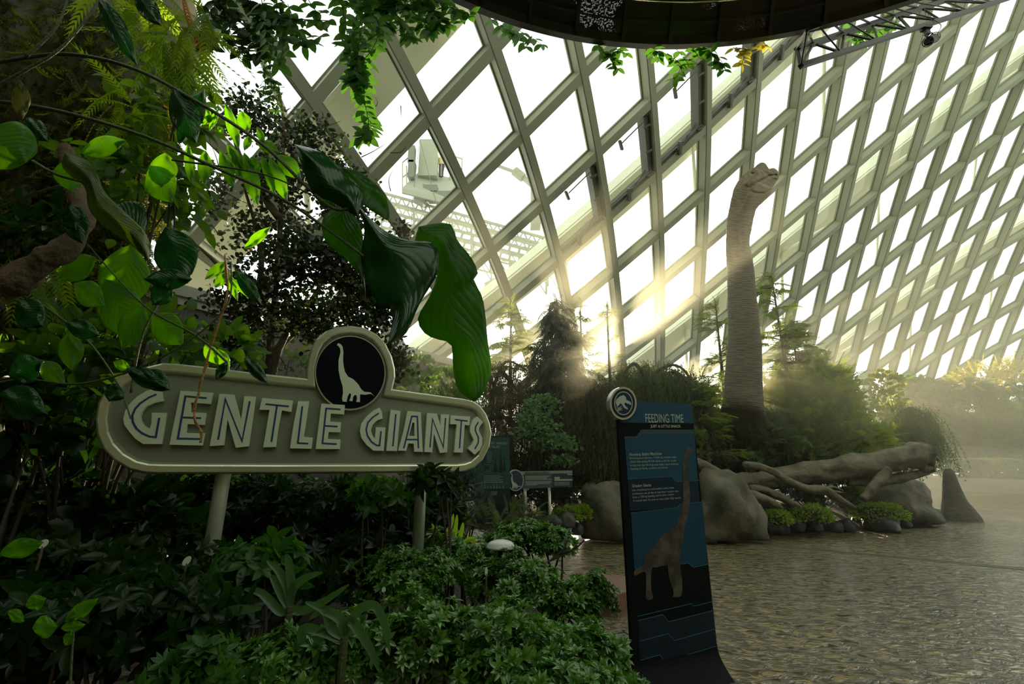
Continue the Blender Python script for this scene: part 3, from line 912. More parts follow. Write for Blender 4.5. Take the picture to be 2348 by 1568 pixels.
for k in range(3): stroke(mb, BP, [BP.uv(*p) for p in f5([(1150, 880 + k * 18), (1360, 876 + k * 18)])], .009, .004, .006)
stroke(mb, BP, [BP.uv(*p) for p in f5([(1150, 848), (1400, 843)])], .03, .004, .006)
stroke(mb, BP, [BP.uv(*p) for p in f5([(1152, 826), (1225, 826)])], .06, .004, .006)
stroke(mb, BP, [BP.uv(*p) for p in f5([(1330, 768), (1400, 770)])], .02, .004, .006)
mb.build('line_print', pm((.30, .33, .31)), bs)
def ell5(cx, cy, rx, ry, n=40): return [(cx + rx * math.cos(2 * math.pi * k / n), cy + ry * math.sin(2 * math.pi * k / n)) for k in range(n)]
art2(BP, bs, 'round_badge', ell5(610, 850, 112, 148), (.40, .42, .36), -.02, .02)
b_ = art2(BP, bs, 'badge_field', ell5(610, 850, 101, 136), (.03, .045, .075), .02, .022)
f6 = lambda pts: f5([(540 + (x - 400) * .39, 755 + (y - 212) * .36) for x, y in pts])
art2(BP, bs, 'badge_silhouette', DINO, (.42, .45, .37), .022, .03, None, f6)
for xx, yb in ((775, 1380), (1112, 1150)):
    q = f5([(xx, 960)])[0]; a = BP.hit(*q) - BP.n * .075
    mb = MB(); mb.tube([a + Vector((0, 0, .1)), Vector((a.x, a.y, 0.1))], .028, 10); mb.build('post', mat('post_metal', (.62, .64, .54), .35, .5), bs, True)

TP = Plane(P(1093, 1100, 7.7), P(1170, 1100, 8.0))
ts = thing('conifer_panel', 'tall dark green panel with conifer pictures behind the right end of the big sign', 'information panel', (TP.pt(.25, 0).x, TP.pt(.25, 0).y, 0))
art2(TP, ts, 'board', [(75, 225), (535, 245), (545, 1480), (75, 1470)], (.010, .018, .018), -.03, 0)
art2(TP, ts, 'upper_print', [(75, 250), (530, 262), (535, 960), (78, 970)], (.020, .060, .050), 0, .003)
art2(TP, ts, 'text_box_print', [(165, 770), (445, 768), (445, 885), (165, 890)], (.012, .035, .03), .003, .005)
art2(TP, ts, 'text_box_print.001', [(150, 430), (303, 435), (303, 620), (150, 625)], (.010, .028, .04), .003, .005)
def fir(cx, base, w, h, n=7):
    L, Q = [], []
    for k in range(n + 1):
        t = k / n; y = base - h * t; ww = w * (1 - t) * (1 if k % 2 else .7)
        L.append((cx - ww, y)); Q.append((cx + ww, y))
    return L + Q[::-1]
for cx, base, w, h in ((338, 740, 38, 215), (412, 745, 34, 330), (458, 730, 25, 215)):
    art2(TP, ts, 'fir_print', fir(cx, base, w, h), (.006, .018, .012), .003, .005)
for k in range(9):
    art2(TP, ts, 'pale_fir_print', fir(105 + k * 42, 965, 16, 40 + 45 * abs(math.sin(k * 2.3)) + (70 if k == 1 else 0), 5), (.10, .14, .12), .005, .007)
art2(TP, ts, 'globe_print', ell5(217, 680, 50, 58), (.09, .13, .12), .005, .006)
art2(TP, ts, 'globe_field', ell5(217, 680, 46, 54), (.02, .055, .05), .006, .007)
art2(TP, ts, 'land_print', [(180, 650), (205, 640), (215, 665), (240, 655), (250, 690), (225, 710), (205, 690), (190, 700)], (.006, .018, .012), .007, .008)
text('THE FIRST, AND STILL', TP, 1080 + 175 / 6.03, 960 + 352 / 6.03, 1080 + 503 / 6.03, 960 + 355 / 6.03, 5.4, WT2, ts, .006)
text('THE TALLEST', TP, 1080 + 215 / 6.03, 960 + 402 / 6.03, 1080 + 396 / 6.03, 960 + 404 / 6.03, 5.4, WT2, ts, .006)
mb = MB()
for k in range(6): stroke(mb, TP, [TP.uv(*p) for p in f5([(170, 785 + k * 19), (R.choice((440, 420, 400)), 785 + k * 19)])], .010, .005, .0065)
for k in range(9): stroke(mb, TP, [TP.uv(*p) for p in f5([(215, 450 + k * 19), (R.choice((295, 285, 275)), 450 + k * 19)])], .008, .005, .0065)
for y in (1010, 1030, 1050): stroke(mb, TP, [TP.uv(*p) for p in f5([(278, y), (360, y)])], .010, .0, .003)
stroke(mb, TP, [TP.uv(*p) for p in f5([(215, 1277), (290, 1275)])], .010, .0, .003)
stroke(mb, TP, [TP.uv(*p) for p in f5([(162, 1303), (235, 1301)])], .010, .0, .003)
for k in range(5): poly(mb, TP, [[TP.uv(*p) for p in f5(ell5(118 + k * 21, 1279, 8, 9, 10))]], 0, .003)
for k in range(3): poly(mb, TP, [[TP.uv(*p) for p in f5(ell5(118 + k * 21, 1304, 8, 9, 10))]], 0, .003)
for q in ([(492, 1220), (490, 1240), (505, 1245), (488, 1252)], [(488, 1252), (478, 1272), (460, 1278)], [(488, 1252), (505, 1262), (502, 1282)], [(480, 1235), (490, 1245)]): stroke(mb, TP, [TP.uv(*p) for p in f5(q)], .016, 0, .003)
for y in (1296, 1308): stroke(mb, TP, [TP.uv(*p) for p in f5([(458, y), (524, y)])], .008, 0, .003)
mb.build('line_print', pm((.16, .21, .19)), ts)

# ---------------------------------------------------------------- the sauropod
f7 = fr((1640, 350), 7.467)
SKIN = bpy.data.materials.new('sauropod_skin'); SKIN.use_nodes = True
n = SKIN.node_tree.nodes; l = SKIN.node_tree.links; b = n['Principled BSDF']; b.inputs['Roughness'].default_value = .72
uv = n.new('ShaderNodeUVMap')
mp = n.new('ShaderNodeMapping'); mp.inputs['Scale'].default_value = (3.2, 20, 1); l.new(uv.outputs[0], mp.inputs[0])
nz = n.new('ShaderNodeTexNoise'); nz.inputs['Scale'].default_value = 1.6; nz.inputs['Detail'].default_value = 5; nz.inputs['Roughness'].default_value = .55; nz.inputs['Distortion'].default_value = .25
l.new(mp.outputs[0], nz.inputs['Vector'])
bp = n.new('ShaderNodeBump'); bp.inputs['Strength'].default_value = .9; bp.inputs['Distance'].default_value = .05; l.new(nz.outputs[0], bp.inputs['Height']); l.new(bp.outputs[0], b.inputs['Normal'])
r_ = n.new('ShaderNodeValToRGB'); r_.color_ramp.elements[0].position = .36; r_.color_ramp.elements[0].color = (.075, .058, .040, 1); r_.color_ramp.elements[1].position = .6; r_.color_ramp.elements[1].color = (.165, .13, .09, 1)
l.new(nz.outputs[0], r_.inputs[0]); l.new(r_.outputs[0], b.inputs['Base Color'])

YD = 11.0
# rings: back/top side px, front/lower side px, crest height px, side thickness factor, distance
RG = [((1560, 1120), (1820, 1120), 0, .8, 14.2), ((1590, 1050), (1795, 1050), 0, .8, 13.6), ((1620, 990), (1768, 1000), 0, .85, 12.6), ((1648, 950), (1754, 960), 0, .9, 11.5), ((1660.4, 925), (1747.5, 934), 0, .9, YD), ((1664, 870), (1745, 876), 0, .9, YD), ((1671.6, 786), (1742, 788), 0, .9, YD), ((1671.6, 697), (1734, 698), 0, .9, YD), ((1668, 608), (1725, 608), 0, .9, YD), ((1666.5, 560), (1716.6, 560), 0, .9, YD), ((1667.5, 524), (1721, 526), 0, .9, YD), ((1668.4, 504), (1725, 506), 0, .88, YD), ((1673.5, 477), (1731, 480), 0, .85, YD), ((1679, 452), (1748, 463), 0, .82, YD), ((1687, 427), (1765, 444), 0, .78, YD), ((1703, 403), (1771, 432), 0, .76, YD), ((1716, 391), (1773, 428), 0, .78, YD), ((1727, 386), (1776, 423), 0, .8, YD),
      ((1737, 385), (1779, 418), 8, .82, YD), ((1745, 385), (1781, 415), 14, .84, YD), ((1752, 386), (1783, 412), 16, .86, YD), ((1758, 387), (1784, 411), 13, .88, YD), ((1764, 387), (1784.5, 410), 0, .9, YD), ((1774, 386), (1785, 409), 0, .9, YD), ((1780, 389), (1785.2, 407), 0, .9, YD), ((1783, 392), (1785.4, 405), 0, .85, YD), ((1784.5, 396), (1785, 402), 0, .6, YD)]
NRG, NAR = 300, 72
ks = np.arange(len(RG)); tt = np.linspace(0, len(RG) - 1, NRG)
def cr1(vals):
    pts = smooth_path([(v, 0, 0) for v in vals], 12)
    return np.interp(tt, np.linspace(0, len(RG) - 1, len(pts)), [p.x for p in pts])
ax_, ay_ = cr1([r[0][0] for r in RG]), cr1([r[0][1] for r in RG])
bx_, by_ = cr1([r[1][0] for r in RG]), cr1([r[1][1] for r in RG])
cs_, wf_, yd_ = cr1([r[2] for r in RG]), cr1([r[3] for r in RG]), cr1([r[4] for r in RG])
mouth = [Vector(p) for p in rnd(f7([(530, 565), (575, 590), (640, 552), (720, 508), (850, 448), (920, 405), (970, 390), (1060, 388), (1100, 388)]), 6)[:-12]]
jaw = [Vector(p) for p in f7([(590, 600), (620, 660), (700, 690), (860, 700), (960, 640)])]
tend = [Vector(p) for p in f7([(600, 700), (540, 790), (480, 910), (420, 1060), (395, 1200), (390, 1400), (420, 1560)])]
def dpoly(p, pl):
    best = 1e9
    for a, b in zip(pl, pl[1:]):
        ab = b - a; t = max(0, min(1, (p - a).dot(ab) / max(1e-6, ab.length_squared)))
        best = min(best, (p - a - ab * t).length)
    return best
def toimg(v):
    v = Vector(v) - Vector((0, 0, EYE)); d = v.y * CT + v.z * ST
    return Vector((1174 + F * v.x / d, 784 - F * (-v.y * ST + v.z * CT) / d))
vs = []
for i in range(NRG):
    A = P(ax_[i], ay_[i], yd_[i]); B = P(bx_[i], by_[i], yd_[i])
    c = (A + B) / 2; h = (A - B) / 2; pxm = h.length / max(1e-6, math.hypot(ax_[i] - bx_[i], ay_[i] - by_[i]) / 2)
    fwd = pdir((ax_[i] + bx_[i]) / 2, (ay_[i] + by_[i]) / 2).normalized()
    fwd = (fwd - h.normalized() * fwd.dot(h.normalized())).normalized()
    hw = max(h.length, 0.0) * wf_[i]
    if tt[i] > 15: hw = max(hw, .30 * wf_[i] * (1 - max(0, tt[i] - 21) / 6.0)) * .9
    for k in range(NAR):
        a = 2 * math.pi * k / NAR
        v = c + h * math.cos(a) - fwd * hw * math.sin(a)
        if tt[i] > 17:
            aa = a if a < math.pi else a - 2 * math.pi
            v += Vector((0, 0, 1)) * max(0, cs_[i]) * pxm * math.exp(-(aa / .55) ** 2)
        if math.sin(a) > -.1:
            p2 = toimg(v)
            if tt[i] > 8:
                dr = -h * math.cos(a) + fwd * hw * math.sin(a)
                dr = dr.normalized() if dr.length > 1e-6 else fwd
                if tt[i] > 13:
                    dm = dpoly(p2, mouth); v += dr * .06 * math.exp(-(dm / 2.0) ** 2)
                    v -= dr * .022 * math.exp(-((dm - 5) / 2.6) ** 2)
                    v += dr * .05 * math.exp(-(dpoly(p2, jaw) / 2.0) ** 2)
                    de = (p2 - Vector((1724.4, 396.3))).length
                    v += dr * .045 * math.exp(-(de / 4.2) ** 2) - dr * .022 * math.exp(-((de - 8.5) / 2.4) ** 2)
                    dn = (p2 - Vector((1770, 391))).length; v += dr * .02 * math.exp(-(dn / 2) ** 2)
                if tt[i] < 15.2:
                    dt = dpoly(p2, tend); v -= dr * .06 * math.exp(-(dt / 2.6) ** 2); v += dr * .05 * math.exp(-(dpoly(p2 - Vector((8, 2)), tend) / 4.0) ** 2)
        if tt[i] < 14.5:
            nn_ = noise.noise(Vector((k * .12, i * .55, 3.3))) * .5 + noise.noise(Vector((k * .05, i * .16, 7)))
            v += (v - c).normalized() * .014 * nn_ * (1 if tt[i] > 4 else 2.5)
        vs.append(v)
fs = []
for i in range(NRG - 1):
    for k in range(NAR):
        fs.append((i * NAR + k, (i + 1) * NAR + k, (i + 1) * NAR + (k + 1) % NAR, i * NAR + (k + 1) % NAR))
fs.append(tuple(range(NAR))); fs.append(tuple((NRG - 1) * NAR + k for k in range(NAR - 1, -1, -1)))
gp = PZ(1700, 1150, 0)
dino = thing('brachiosaurus_figure', 'life-size grey brown long-necked dinosaur rising from the trees', 'dinosaur', Vector((P(1700, 1000, 12).x, 12, 0)))
mb = MB(); mb.add(vs, fs); o = mb.build('body', SKIN, dino, True)
uvl = o.data.uv_layers.new(name='UVMap')
lv = np.array([lp.vertex_index for lp in o.data.loops])
vi, vk = lv // NAR, lv % NAR
cz = np.array([v.z for v in vs])
arc = np.zeros(NRG)
for i in range(1, NRG):
    c0 = (Vector(vs[i * NAR]) + Vector(vs[i * NAR + NAR // 2])) / 2; c1 = (Vector(vs[(i - 1) * NAR]) + Vector(vs[(i - 1) * NAR + NAR // 2])) / 2
    arc[i] = arc[i - 1] + max((c0 - c1).length, .004) * (1 if tt[i] < 14.5 else .25)
ang = np.minimum(vk, NAR - vk) / NAR * 2
uvl.data.foreach_set('uv', np.stack([ang, arc[vi]], 1).ravel())
ec = P(1724.4, 396.3, YD); dv = (ec - Vector((0, 0, EYE))).normalized()
best = min((Vector(v) for v in vs[NAR * 150:]), key=lambda v: (toimg(v) - Vector((1724.4, 396.3))).length + (0 if v.y < YD else 50))
mb = MB()
rows = []
for i in range(9):
    t = math.pi * i / 8
    rows.append([best + dv * .018 + Vector((math.sin(t) * math.cos(s_ * math.pi / 8), math.sin(t) * math.sin(s_ * math.pi / 8), math.cos(t))) * .042 for s_ in range(17)])
mb.grid(rows); mb.build('eye', mat('dark_eye', (.015, .012, .01), .1), dino, True)

# ---------------------------------------------------------------- boulders, cobbles, driftwood
import bmesh
def boulder(name, label, cx, base, w, h, seed, m=ROCK, depth=.9, Y=None, z0=0.0, group=None, cat='rock', rough=.22, sub=4, lean=0, parent=None):
    c = PZ(cx, base, z0) if Y is None else P(cx, base, Y)
    W = M(w, cx, base, c.y) / 2; H = M(h, cx, base - h / 2, c.y)
    bm = bmesh.new(); bmesh.ops.create_icosphere(bm, subdivisions=sub, radius=1)
    for v in bm.verts:
        d = v.co.normalized()
        q = d * 1.3 + Vector((seed, seed * .7, 0))
        r = 1 + rough * 1.4 * noise.noise(q) + rough * .5 * noise.noise(q * 2.7) + .10 * rough * noise.noise(q * 9) + .12 * rough * abs(noise.noise(q * 5))
        # facets
        z = d.z
        v.co = Vector((d.x * r * W + lean * max(0, z) * W, d.y * r * W * depth + W * depth * .6, max(z * r, -.5) * H * .62 + H * .36))
    me = bpy.data.meshes.new(name); bm.to_mesh(me); bm.free()
    o = link(name, me, m, None, True)
    o.location = c
    return tag(o, label, cat, group)
boulder('boulder', 'large pale squarish boulder just left of the tall blue panel', 1402, 1247, 134, 134, 2.2, rough=.24)
boulder('boulder', 'tall rounded boulder just right of the tall blue panel, under crossing branches', 1690, 1247, 152, 150, 7.1, rough=.32)
boulder('boulder', 'widest smooth boulder at the right end of the log pile beside the stump', 2085, 1206, 205, 122, 12.4, rough=.22)
boulder('boulder', 'low grey rock behind the tall blue panel under the left log end', 1600, 1190, 100, 85, 15.4, Y=11.0, rough=.2)
boulder('boulder', 'small pale rock peeping behind the left top of the squarish boulder', 1356, 1160, 40, 32, 4.4, Y=10.6, rough=.2)
cob = [(1765, 1222, 32, 32, 'roundish black cobble beside the tall boulder'), (1799, 1228, 42, 30, 'flat black cobble, second from the tall boulder'), (1833, 1221, 40, 30, 'black cobble under the left edge of the second moss cushion'), (1873, 1221, 42, 34, 'black cobble below the middle of the second moss cushion'), (1899, 1210, 26, 30, 'upright grey black cobble right of the second moss cushion'), (1925, 1221, 32, 26, 'dark cobble among the ferny sprigs in the rock edging'), (1952, 1220, 38, 30, 'dark cobble left of the widest moss cushion'), (1982, 1210, 34, 26, 'dark cobble under the left tip of the widest moss cushion'), (2008, 1216, 36, 30, 'dark cobble below the middle of the widest moss cushion'), (2048, 1222, 62, 42, 'largest angular black stone under the widest moss cushion'), (2084, 1211, 26, 30, 'last small black stone before the widest boulder'), (1633, 1248, 34, 26, 'glossy black cobble right beside the tall panel edge'), (1662, 1245, 34, 30, 'black cobble tucked left of the tall boulder'), (1627, 1226, 24, 22, 'small black cobble under the moss by the panel'), (1806, 1203, 22, 20, 'tiny grey cobble between the first two moss cushions'),
       (1268, 1207, 40, 26, 'flat dark cobble at the left end of the far moss patch'), (1302, 1212, 40, 34, 'grey cobble in front of the far moss patch'), (1326, 1228, 28, 26, 'dark cobble touching the squarish boulder'), (1306, 1172, 14, 14, 'pebble on top of the far moss patch')]
for k, (x, y, w, h, lb) in enumerate(cob):
    boulder('cobble', lb, x, y, w, h, 20 + k * 3.3, ROCK_DK, .9, None if k < 15 else 8.6 + (k - 15) * .25, group='dark cobbles edging the planted island', rough=.25, sub=3)
# stump
f8 = fr((1560, 840), 2.97)
c = PZ(*f8([(1900, 1050)])[0])
SY = c.y
rows = []
Lh = f8([(1795, 1060), (1796, 960), (1797, 880), (1795, 800), (1795, 730), (1805, 698)])
Rh = f8([(2035, 1040), (1985, 975), (1930, 900), (1890, 800), (1862, 725), (1840, 695)])
LL = smooth_path([(x, y, 0) for x, y in Lh], 5); RR = smooth_path([(x, y, 0) for x, y in Rh], 5)
for a, b_ in zip(LL, RR):
    A = P(a.x, a.y, SY); B = P(b_.x, b_.y, SY); cc = (A + B) / 2; h = (B - A) / 2
    rows.append([cc + h * math.cos(t) * (1 + .12 * noise.noise(Vector((t * 2, a.y * .05, 1)))) + Vector((0, 1, 0)) * h.length * .8 * math.sin(t) for t in [2 * math.pi * k / 28 for k in range(29)]])
for v in rows[0]: v.z = -.03
mb = MB(); mb.grid(rows); mb.add([rows[-1][k] for k in range(28)], [tuple(range(28))])
tag(mb.build('tree_stump', mat('wet_dark_bark', (.05, .045, .035), .8, bump=(7, 1.0, 8), var=((.09, .08, .06), 4, .2)), None, True), 'dark flared broken stump standing at the right end of the log pile', 'stump')

def log(name, label, pts, Y, m=DRIFT, n_=14, group='driftwood in the log pile', amp=.35, parts=None):
    q = f8([(p[0], p[1]) for p in pts])
    cs = [P(x, y, Y + (p[3] if len(p) > 3 else 0)) for (x, y), p in zip(q, pts)]
    rs = [M(p[2] / 2.97, x, y, Y) for (x, y), p in zip(q, pts)]
    sp_ = smooth_path(cs, 7); rr = lerp_list(rs, len(sp_))
    root = None
    if parts:
        root = thing(name, label, 'log', sp_[0], group)
        mb = MB(); mb.tube(sp_, rr, n_, noise_amp=amp, seed=len(label)); mb.build('trunk', m, root, True)
        for pp in parts:
            q = f8([(p[0], p[1]) for p in pp])
            c2 = smooth_path([P(x, y, Y + (p[3] if len(p) > 3 else 0)) for (x, y), p in zip(q, pp)], 6)
            mb = MB(); mb.tube(c2, lerp_list([M(p[2] / 2.97, x, y, Y) for (x, y), p in zip(q, pp)], len(c2)), 10, noise_amp=amp); mb.build('side_branch', m, root, True)
        return root
    mb = MB(); mb.tube(sp_, rr, n_, noise_amp=amp, seed=len(label))
    return tag(mb.build(name, m, None, True), label, 'log', group)
log('fallen_log', 'thickest fallen log rising to the right behind the boulders', [(100, 835, 45), (250, 815, 50), (380, 795, 55), (640, 765, 64), (900, 722, 70), (1150, 685, 72), (1400, 640, 72), (1600, 600, 78), (1680, 590, 70)], 10.9, parts=[[(1560, 640, 30), (1660, 690, 25), (1740, 680, 10)], [(1600, 560, 26), (1700, 600, 22), (1760, 640, 8)], [(1580, 600, 30), (1690, 640, 25), (1730, 720, 9)]], n_=22)
log('driftwood_branch', 'curved branch with a blunt raised left tip crossing the thick log', [(428, 668, 18), (470, 672, 24), (600, 700, 22), (720, 770, 26), (850, 830, 28), (990, 845, 30), (1060, 890, 24), (1190, 965, 14)], 10.3, parts=[[(990, 830, 10), (1050, 822, 7), (1108, 845, 3)], [(1030, 850, 12), (1080, 855, 7), (1105, 858, 3)]])
log('driftwood_branch', 'straight branch sloping down from behind the tall panel to the tall boulder', [(90, 650, 36), (200, 700, 40), (320, 775, 38), (430, 855, 36), (560, 900, 34), (650, 940, 20), (695, 968, 8)], 10.1)
log('driftwood_branch', 'shorter branch end lying just behind the tall boulder', [(470, 825, 22), (560, 840, 26), (640, 870, 28), (740, 920, 22), (830, 965, 10)], 10.3)
log('driftwood_branch', 'stout cut branch leaning upright against the widest boulder', [(1240, 905, 26), (1300, 840, 30), (1360, 770, 30), (1420, 700, 26)], 10.5)
log('driftwood_branch', 'pale grooved branch lying above the widest boulder', [(1140, 790, 24), (1280, 785, 32), (1400, 775, 36), (1560, 745, 30), (1712, 712, 14)], 11.0)

# ---------------------------------------------------------------- platform, path light, plant label stakes
hz = .21
q = [PZ(1402, 1363, hz), PZ(1475, 1346, hz), PZ(1480, 1326, hz), PZ(1326, 1304, hz), PZ(1250, 1345, hz)]
mb = MB(); mb.add(q + [Vector((p.x, p.y, 0)) for p in q], [(4, 3, 2, 1, 0)] + [(k, (k + 1) % 5, (k + 1) % 5 + 5, k + 5) for k in range(5)])
o = mb.build('stone_bench', mat('terracotta_stone', (.22, .12, .085), .55, bump=(30, .15), var=((.17, .09, .065), 5, .2)))
tag(o, 'low brown red stone slab behind the tall blue panel and azaleas', 'bench')
bv = o.modifiers.new('b', 'BEVEL'); bv.width = .012; bv.segments = 2
lc = P(1148, 1253, 4.05)
PL = thing('path_light', 'white mushroom dome path light poking out of the azaleas', 'light', (lc.x, lc.y, 0))
rr = M(33, 1148, 1253, 4.05)
rows = []
for i in range(10):
    t = i / 9
    rows.append([lc + Vector((rr * t * math.cos(a), rr * t * math.sin(a), .055 * math.sqrt(max(0, 1 - t * t)) )) for a in [2 * math.pi * k / 36 for k in range(37)]])
mb = MB(); mb.grid(rows); mb.grid([[p for p in rows[-1]], [p + Vector((0, 0, -.012)) for p in rows[-1]], [lc.lerp(p, .9) + Vector((0, 0, -.014)) for p in rows[-1]], [lc.lerp(p, .15) for p in rows[-1]]])
mb.build('dome_shade', mat('white_enamel', (.62, .63, .66), .3), PL, True)
mb = MB(); mb.tube([lc, (lc.x, lc.y, .05)], .022, 12); mb.build('stem', BLACK, PL, True)
for x, y, yb, Y, a, w, h, lb in ((1115, 1310, 1350, 3.4, 0, 7, 18, 'small white plant label on a stake in the middle of the azaleas'), (880, 1352, 1400, 3.3, 0, 9, 11, 'square white plant label on a stake in the azaleas below the sign'), (428, 1286, 1420, 2.9, .5, 15, 18, 'oval white plant label on a leaning stake left of the left sign post'), (126, 1504, 1620, 2.2, 0, 19, 24, 'rounded white plant label at the bottom left corner'), (98, 1247, 1330, 2.6, .3, 18, 18, 'white plant label beside the single green leaf at the left edge')):
    c = P(x, y, Y)
    o = thing('plant_label', lb, 'plant label', (c.x, c.y, 0), 'white plant labels on stakes')
    pl = Plane(c, c + Vector((1, .25, 0)))
    mb = MB(); W, H = M(w, x, y, Y) / 2, M(h, x, y, Y) / 2
    poly(mb, pl, [[(W * math.cos(t) * (1 + .2 * a), H * math.sin(t) + a * W * math.cos(t)) for t in [2 * math.pi * k / 24 for k in range(24)]]], -.003, .001)
    mb.build('plate', mat('white_plastic', (.62, .66, .62), .5), o)
    mb = MB(); mb.tube([c + Vector((0, .004, -H * .5)), Vector((c.x - a * .12, c.y + .02, 0))], .006, 8); mb.build('stake', BARK, o)

# ---------------------------------------------------------------- maintenance hoist outside the glass
f9 = fr((840, 300), 3.7333)
HY = 24.0
def H9(x, y, dy=0): return P(*f9([(x, y)])[0], HY + dy)
HO = thing('maintenance_hoist', 'pale steel work platform with cabinet and railing outside the glass', 'hoist', H9(560, 480))
W9 = mat('hoist_pale_paint', (.40, .42, .37), .6)
mb = MB()
fl = [H9(305, 530), H9(460, 375, 1.8), H9(840, 470, 2.4), H9(690, 600, .5)]
fl[3] = fl[0] + (fl[2] - fl[1]) * .9
mb.add(fl + [p + Vector((0, 0, .35)) for p in fl], [(0, 1, 2, 3), (7, 6, 5, 4)] + [(k, (k + 1) % 4, (k + 1) % 4 + 4, k + 4) for k in range(4)])
mb.build('deck', W9, HO)
mb = MB()
for k in range(14):
    t = k / 13; mb.bar(fl[0].lerp(fl[1], t) - Vector((0, 0, .03)), fl[3].lerp(fl[2], t) - Vector((0, 0, .03)), .04, .05)
mb.build('deck_slat', mat('grey_exterior', (.22, .24, .22), .7), HO)
mb = MB(); a, b_ = H9(440, 380, 1.0), H9(610, 405, 1.4); tz = H9(455, 70, 1.0).z
mb.bar((a + b_) / 2 + Vector((0, 0, (tz - a.z) / 2 - .0)), (a + b_) / 2 + Vector((0, 0, (tz - a.z) / 2 + .001)), 1, 1)
mb = MB(); c = (a + b_) / 2; mb.box((c.x, c.y + .3, (a.z + tz) / 2), (b_.x - a.x, 1.0, tz - a.z)); mb.build('cabinet', W9, HO)
mb = MB()
for y0 in (215, 340): mb.box(H9(390, y0, .7), (.8 * .5, .5, 1.25)); 
mb.build('winch_motor', mat('grey_exterior', (.22, .24, .22), .7), HO)
mb = MB()
for (x0, y0, d0), (x1, y1, d1) in (((310, 270, .2), (370, 220, 1)), ((310, 270, .2), (310, 520, .2)), ((345, 300, .4), (345, 480, .4)), ((615, 180, 1.8), (820, 240, 2.4)), ((820, 240, 2.4), (815, 450, 2.4)), ((625, 295, 1.8), (820, 345, 2.4)), ((710, 400, 2), (815, 320, 2.4)), ((720, 210, 2), (715, 420, 2)), ((310, 400, .2), (370, 350, .8))):
    mb.bar(H9(x0, y0, d0), H9(x1, y1, d1), .07, .07)
mb.build('railing', W9, HO)
mb = MB(); mb.tube([H9(458, 75, .4), H9(395, 600, .4), H9(380, 900, .3)], .02, 6); mb.tube([H9(458, 75, .4), H9(545, 410, .4), H9(615, 680, .4)], .025, 6); mb.build('cable', mat('grey_exterior', (.22, .24, .22), .7), HO)
mb = MB(); mb.tube([H9(440, 560, 1), H9(520, 600, 1)], .5, 12); mb.box(H9(555, 520, 1), (.9, .8, .5)); mb.box(H9(640, 570, 1), (1.6, .8, .45)); mb.bar(H9(480, 470, 1), H9(500, 620, 1), .35, .3)
mb.build('trolley', mat('grey_exterior', (.22, .24, .22), .7), HO)
GT = thing('gantry_truss', 'white lattice gantry beam with round web holes outside the glass', 'gantry', H9(700, 700, 1))
def T9(t, v): # v 0 top chord .. 1 bottom
    return P(862 + (1300 - 862) * t, 438 + (560 - 438) * t + v * (82 - 10 * t), HY + 1.5)
for d in (0, 1.3):
    mb = MB(); o3 = Vector((0, d, 0))
    for v in (0, .22, .5, .72): mb.bar(T9(0, v) + o3, T9(1, v) + o3, .12, .16)
    mb.build('chord', W9, GT)
    mb = MB()
    for k in range(22):
        t = k / 22
        mb.bar(T9(t, 0) + o3, T9(t + .5 / 22, .22) + o3, .08, .08); mb.bar(T9(t + .5 / 22, .22) + o3, T9(t + 1 / 22, 0) + o3, .08, .08)
    for k in range(10):
        t = k / 10; mb.bar(T9(t, .22) + o3, T9(t, 1.5) + o3, .16, .12); mb.bar(T9(t, .72) + o3, T9(t + .1, 1.5) + o3, .06, .06)
    mb.build('web_bar', W9, GT)
    mb = MB()
    for k in range(20):
        c = T9((k + .5) / 20, .61) + o3
        mb.tube([c + Vector((math.cos(a) * .33, 0, math.sin(a) * .33)) for a in [2 * math.pi * q / 16 for q in range(17)]], .07, 6, cap=False)
    mb.build('web_hole_rim', W9, GT)
mb = MB()
for v in (1.1, 1.5): mb.bar(T9(.3, v), T9(.85, v), .1, .1)
mb.build('lower_rail', W9, GT)
mb = MB(); ac = [P(1262 - 48 * math.cos(a), 608 - 46 * math.sin(a), HY) for a in [math.radians(-25 + 9.5 * k) for k in range(13)]]
ac2 = [P(1262 - 66 * math.cos(a), 612 - 62 * math.sin(a), HY) for a in [math.radians(-25 + 9.5 * k) for k in range(13)]]
mb.grid([ac, ac2]); mb.grid([[p + Vector((0, .5, 0)) for p in ac], [p + Vector((0, .5, 0)) for p in ac2]]); mb.grid([ac2, [p + Vector((0, .5, 0)) for p in ac2]])
mb.build('curved_gear_rack', W9, GT)
mb = MB(); mb.bar(P(1135, 378, HY), P(1190, 398, HY), .16, .14); mb.bar(P(1190, 398, HY), P(1228, 432, HY), .28, .24); mb.bar(P(1228, 430, HY), P(1228, 520, HY), .9, .6); mb.tube([P(1180, 392, HY), P(1200, 408, HY)], .3, 8)
mb.build('crane_arm', W9, GT)
mb = MB(); c = P(1146, 660, 21); mb.box(c, (1.25, .6, 1.0), Matrix.Rotation(-.5, 3, 'Y')); mb.bar(c, c + Vector((-.8, .2, -1.4)), .08, .08)
tag(mb.build('equipment_case', mat('grey_blue_case', (.36, .42, .42), .6)), 'grey equipment case outside the glass beside the drooping leaf', 'case')
